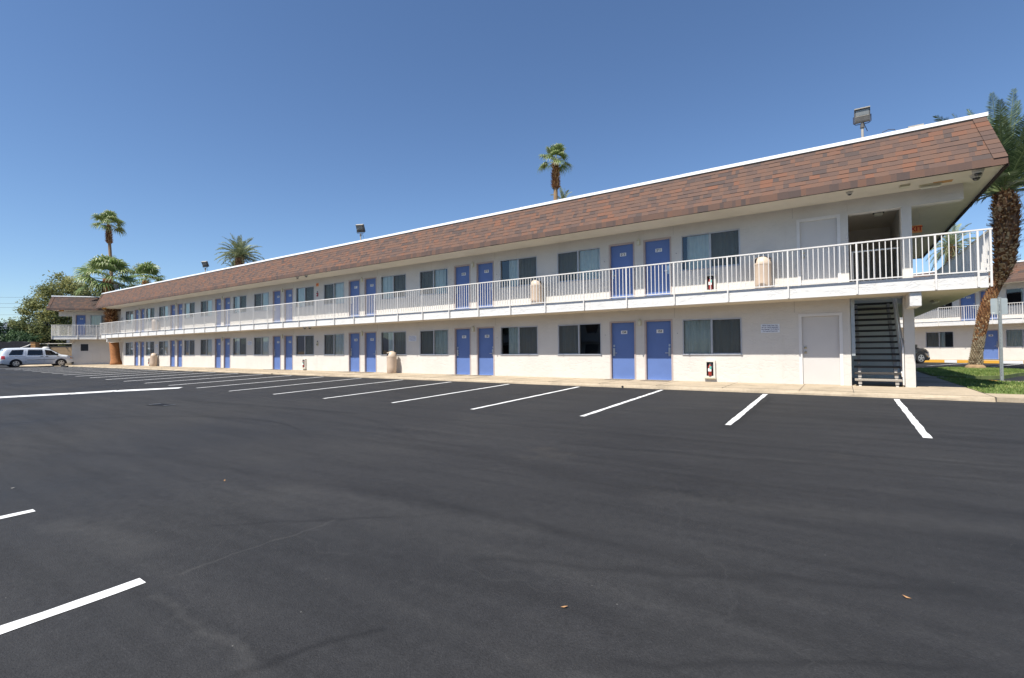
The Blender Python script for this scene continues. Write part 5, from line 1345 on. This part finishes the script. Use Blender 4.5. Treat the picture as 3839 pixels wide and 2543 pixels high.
while z < 7.95:  # shaggy dead leaf bases: plates leaning up and out, some spikes
    p, r_ = samp(z)
    for q in range(11):
        a = rnd.uniform(0, 6.283); u = Vector((math.cos(a), math.sin(a), 0)); sd = (Vector((-u.y, u.x, 0))+Vector((0, 0, rnd.uniform(-.3, .3)))).normalized(); w = rnd.uniform(.04, .085)
        spike = rnd.random() < .3; l = rnd.uniform(.11, .2)
        s0 = p+u*r_*.86+Vector((0, 0, rnd.uniform(-.03, .03)))
        e = s0 + (u*(r_*.12+l*.9)+Vector((0, 0, l*.35)) if spike else u*(.05+l*.32)+Vector((0, 0, l)))
        if spike: w *= .5
        tt = min(1, max(0, rnd.gauss(.40 if z > 6.2 else .66, .26))); th = u*.03+Vector((0, 0, .05))
        mb.face([s0-sd*w, s0+sd*w, e+sd*w*.75, e-sd*w*.75], 'boot', tt)
        mb.face([e-sd*w*.75, e+sd*w*.75, e+sd*w*.6-th, e-sd*w*.6-th], 'boot', min(1, tt+.3))
        mb.face([s0-sd*w-th, e-sd*w*.6-th, e+sd*w*.6-th, s0+sd*w-th], 'boot', tt*.5)
    z += .055
mb.build('leaf_bases', t)
mb = MB(); top_ = Vector((6.23, 13.95, 8.05))-B
for k in range(58):
    f = k/58; az = k*2.39996+rnd.uniform(-.15, .15); el = R(82-86*f**1.1)+rnd.uniform(-.06, .06)
    feather(mb, top_+Vector((math.cos(az), math.sin(az), 0))*.15, az, el, rnd.uniform(4.0, 4.8), rnd, 'dateleaf', .72, wl=.28, nl=84, tintb=.45, pw=.85)
mb.build('crown', t)

def leaf_cloud(mb, blobs, n, mat, rnd, size=.16):
    tot = sum(b[3]**2 for b in blobs)
    for (x, y, z, r_, fl) in [(b[0], b[1], b[2], b[3], b[4] if len(b) > 4 else .8) for b in blobs]:
        cnt = int(n*r_*r_/tot); bt = rnd.uniform(-.12, .12)
        subs = []
        for _ in range(max(4, int(r_*r_*7))):
            u = Vector((rnd.gauss(0, 1), rnd.gauss(0, 1), rnd.gauss(0, 1))).normalized()*r_*rnd.uniform(.45, 1.0); subs.append((Vector((x, y, z))+Vector((u.x, u.y, u.z*fl)), rnd.uniform(.22, .42)*min(r_, 1.6)+.1, rnd.uniform(-.2, .2)))
        for _ in range(cnt):
            c_, sr, st_ = rnd.choice(subs); q = c_+Vector((rnd.gauss(0, 1), rnd.gauss(0, 1), rnd.gauss(0, .7)))*sr*.62
            s = size*rnd.uniform(.6, 1.4); nrm = Vector((rnd.gauss(0, 1), rnd.gauss(0, 1), rnd.gauss(0, 1)+.4)).normalized(); u = nrm.orthogonal().normalized(); v = nrm.cross(u)
            a = rnd.uniform(0, 6.28); u, v = u*math.cos(a)+v*math.sin(a), v*math.cos(a)-u*math.sin(a)
            mb.face([q-u*s, q+v*s*.45, q+u*s, q-v*s*.45], mat, min(1, max(0, .5+bt+st_+rnd.uniform(-.2, .2))))
def tree(name, label, base, blobs, trunk_r, n, mat, seed, size=.16, limbs=True, group='trees behind the left wing', cat='tree'):
    rnd = random.Random(seed); base = Vector(base)
    t = thing(name, label, cat, tuple(base), group=group)
    mb = MB(); fork = Vector((rnd.uniform(-.2, .2), .1, min(b[2] for b in blobs)*.55+.6))
    mb.tube([(0, 0, -.1), fork*.5, fork], [trunk_r*1.3, trunk_r, trunk_r*.85], 10, 'trunk')
    for b in blobs:
        e = Vector(b[:3]); m_ = fork.lerp(e, .5)+Vector((rnd.uniform(-.4, .4), rnd.uniform(-.4, .4), -.2)); mb.tube([fork, m_, e], [trunk_r*.5, trunk_r*.28, .04], 6, 'trunk')
    mb.build('trunk', t)
    mb = MB(); leaf_cloud(mb, blobs, n, mat, rnd, size); mb.build('crown', t)
    return t
# blob axes: world x,y relative to base; across the picture is (.83,.56)
def ac(l, z, r_, dep=0., fl=.8): return (l*.83-.56*dep, l*.56+.83*dep, z, r_, fl)
tree('mesquite_tree', 'big olive green tree with dark trunk behind the left wing', (-82.3, 2.5, -.1),
     [ac(-4.6, 4.6, 1.7), ac(-3.2, 6.6, 1.8), ac(-3.6, 3.2, 1.8), ac(-1.8, 8.6, 1.6), ac(-.2, 9.9, 1.7), ac(1.6, 9.4, 1.6), ac(3.3, 8.2, 1.5), ac(3.9, 6.8, 1.3), ac(-1.4, 5.4, 2.1), ac(.8, 6.6, 2.3), ac(2.4, 5.0, 1.9), ac(.4, 3.6, 1.8), ac(-1.6, 3.2, 1.8, 1), ac(3.2, 3.6, 1.5), ac(4.9, 5.6, 1.3), ac(-5.4, 4.6, 1.2), ac(-5.6, 3.2, 1.4), ac(4.6, 8.0, 1.1)], .42, 42000, 'treeleaf', 50, .13)
tree('broadleaf_tree', 'dark green tree at the far left edge behind the minivan', (-84.5, -2.6, -.1),
     [ac(-3.4, 3.8, 1.5), ac(-1.2, 4.0, 1.5), ac(-2.2, 2.8, 1.8), ac(.9, 3.0, 1.6), ac(2.6, 2.7, 1.5), ac(-5, 3.7, 1.7), ac(-5.2, 2.6, 1.8)], .3, 20000, 'darkleaf', 52, .13)
tree('broadleaf_tree', 'dark green shrubby tree hanging over the block wall under the olive tree', (-86.5, 3.5, -.1),
     [ac(-3, 3.4, 1.6), ac(-.8, 3.4, 1.7), ac(1.4, 3.3, 1.6), ac(3.4, 3.2, 1.5), ac(5.2, 3.2, 1.5), ac(7, 3.2, 1.4)], .25, 13000, 'darkleaf', 53, .13)
tree('hedge_bush', 'bright green bush above the block wall in front of the dark trunk', (-83.0, 4.6, -.1), [ac(-.9, 2.55, .8), ac(.3, 2.5, .85), ac(1.5, 2.35, .7)], .1, 5000, 'brightleaf', 54, .09, cat='bush')
# power lines
for k, (z0, z1) in enumerate(((11.9, 12.4), (10.9, 11.2), (10.3, 10.4), (9.1, 9.0))):
    mb = MB(); a = Vector((-150, -26, z0)); b = Vector((-96, 33, z1)); pts = [a.lerp(b, q/12)+Vector((0, 0, -1.0*math.sin(math.pi*q/12))) for q in range(13)]
    mb.tube(pts, .022, 4, 'wire'); o = mb.build('power_line'); tag(o, ['topmost thin power line crossing the sky at the far left', 'second power line from the top at the far left', 'third power line from the top at the far left', 'lowest of the four power lines at the far left'][k], 'power line', 'power lines at the far left')
# mountains
mb = MB(); rnd = random.Random(4); N = 60; prev = None
for k in range(N+1):
    a = R(100+160*k/N); Dm = 4300
    h = 130+150*max(0, 1-abs(k-24)/16)+40*math.sin(k*.9)+25*math.sin(k*2.3)+rnd.uniform(-10, 10)
    p0 = (Dm*math.cos(a), Dm*math.sin(a), -5); p1 = ((Dm+500)*math.cos(a), (Dm+500)*math.sin(a), h)
    if prev: mb.face([prev[0], p0, p1, prev[1]], 'hill')
    prev = (p0, p1)
struct(mb.build('hills', smooth=True))

# ------------------------------------------------------------------ camera
cam = bpy.data.cameras.new('camera'); co = bpy.data.objects.new('camera', cam); col.objects.link(co); scene.camera = co
r2 = Vector((.827772, .560994, -.008847)); u2 = Vector((.019582, -.013128, .999722)); fd_ = Vector((-.560722, .827716, .021852))
co.matrix_world = Matrix(((r2.x, u2.x, -fd_.x, 0), (r2.y, u2.y, -fd_.y, -16.6622), (r2.z, u2.z, -fd_.z, 1.097), (0, 0, 0, 1)))
cam.lens = 17.072; cam.sensor_width = 36; cam.clip_end = 20000; cam.clip_start = .05

# ------------------------------------------------------------------ light
sv = Vector((-.175, -1, 1.55)).normalized(); el = math.asin(sv.z)
w = bpy.data.worlds.new('World'); scene.world = w; w.use_nodes = True; nt = w.node_tree
bg = nt.nodes['Background']; sky = nt.nodes.new('ShaderNodeTexSky'); sky.sky_type = 'NISHITA'; sky.sun_disc = False
sky.sun_elevation = el; sky.sun_rotation = math.atan2(sv.x, sv.y); sky.air_density = 1.0; sky.dust_density = .0; sky.ozone_density = 3.5; sky.altitude = 100
tn = nt.nodes.new('ShaderNodeMixRGB'); tn.blend_type = 'MULTIPLY'; tn.inputs[0].default_value = 1; tn.inputs[2].default_value = (1.02, 1.12, 1.24, 1)
nt.links.new(sky.outputs[0], tn.inputs[1]); nt.links.new(tn.outputs[0], bg.inputs[0]); bg.inputs[1].default_value = .074
sl_ = bpy.data.lights.new('sun', 'SUN'); so_ = bpy.data.objects.new('sun', sl_); col.objects.link(so_)
sl_.energy = 5.0; sl_.angle = R(.53); sl_.color = (1, .95, .86)
so_.rotation_euler = sv.to_track_quat('Z', 'Y').to_euler()
vs = scene.view_settings; vs.view_transform = 'Standard'; vs.look = 'None'; vs.gamma = 1; vs.exposure = .62
scene.cycles.max_bounces = 8; scene.cycles.transparent_max_bounces = 12
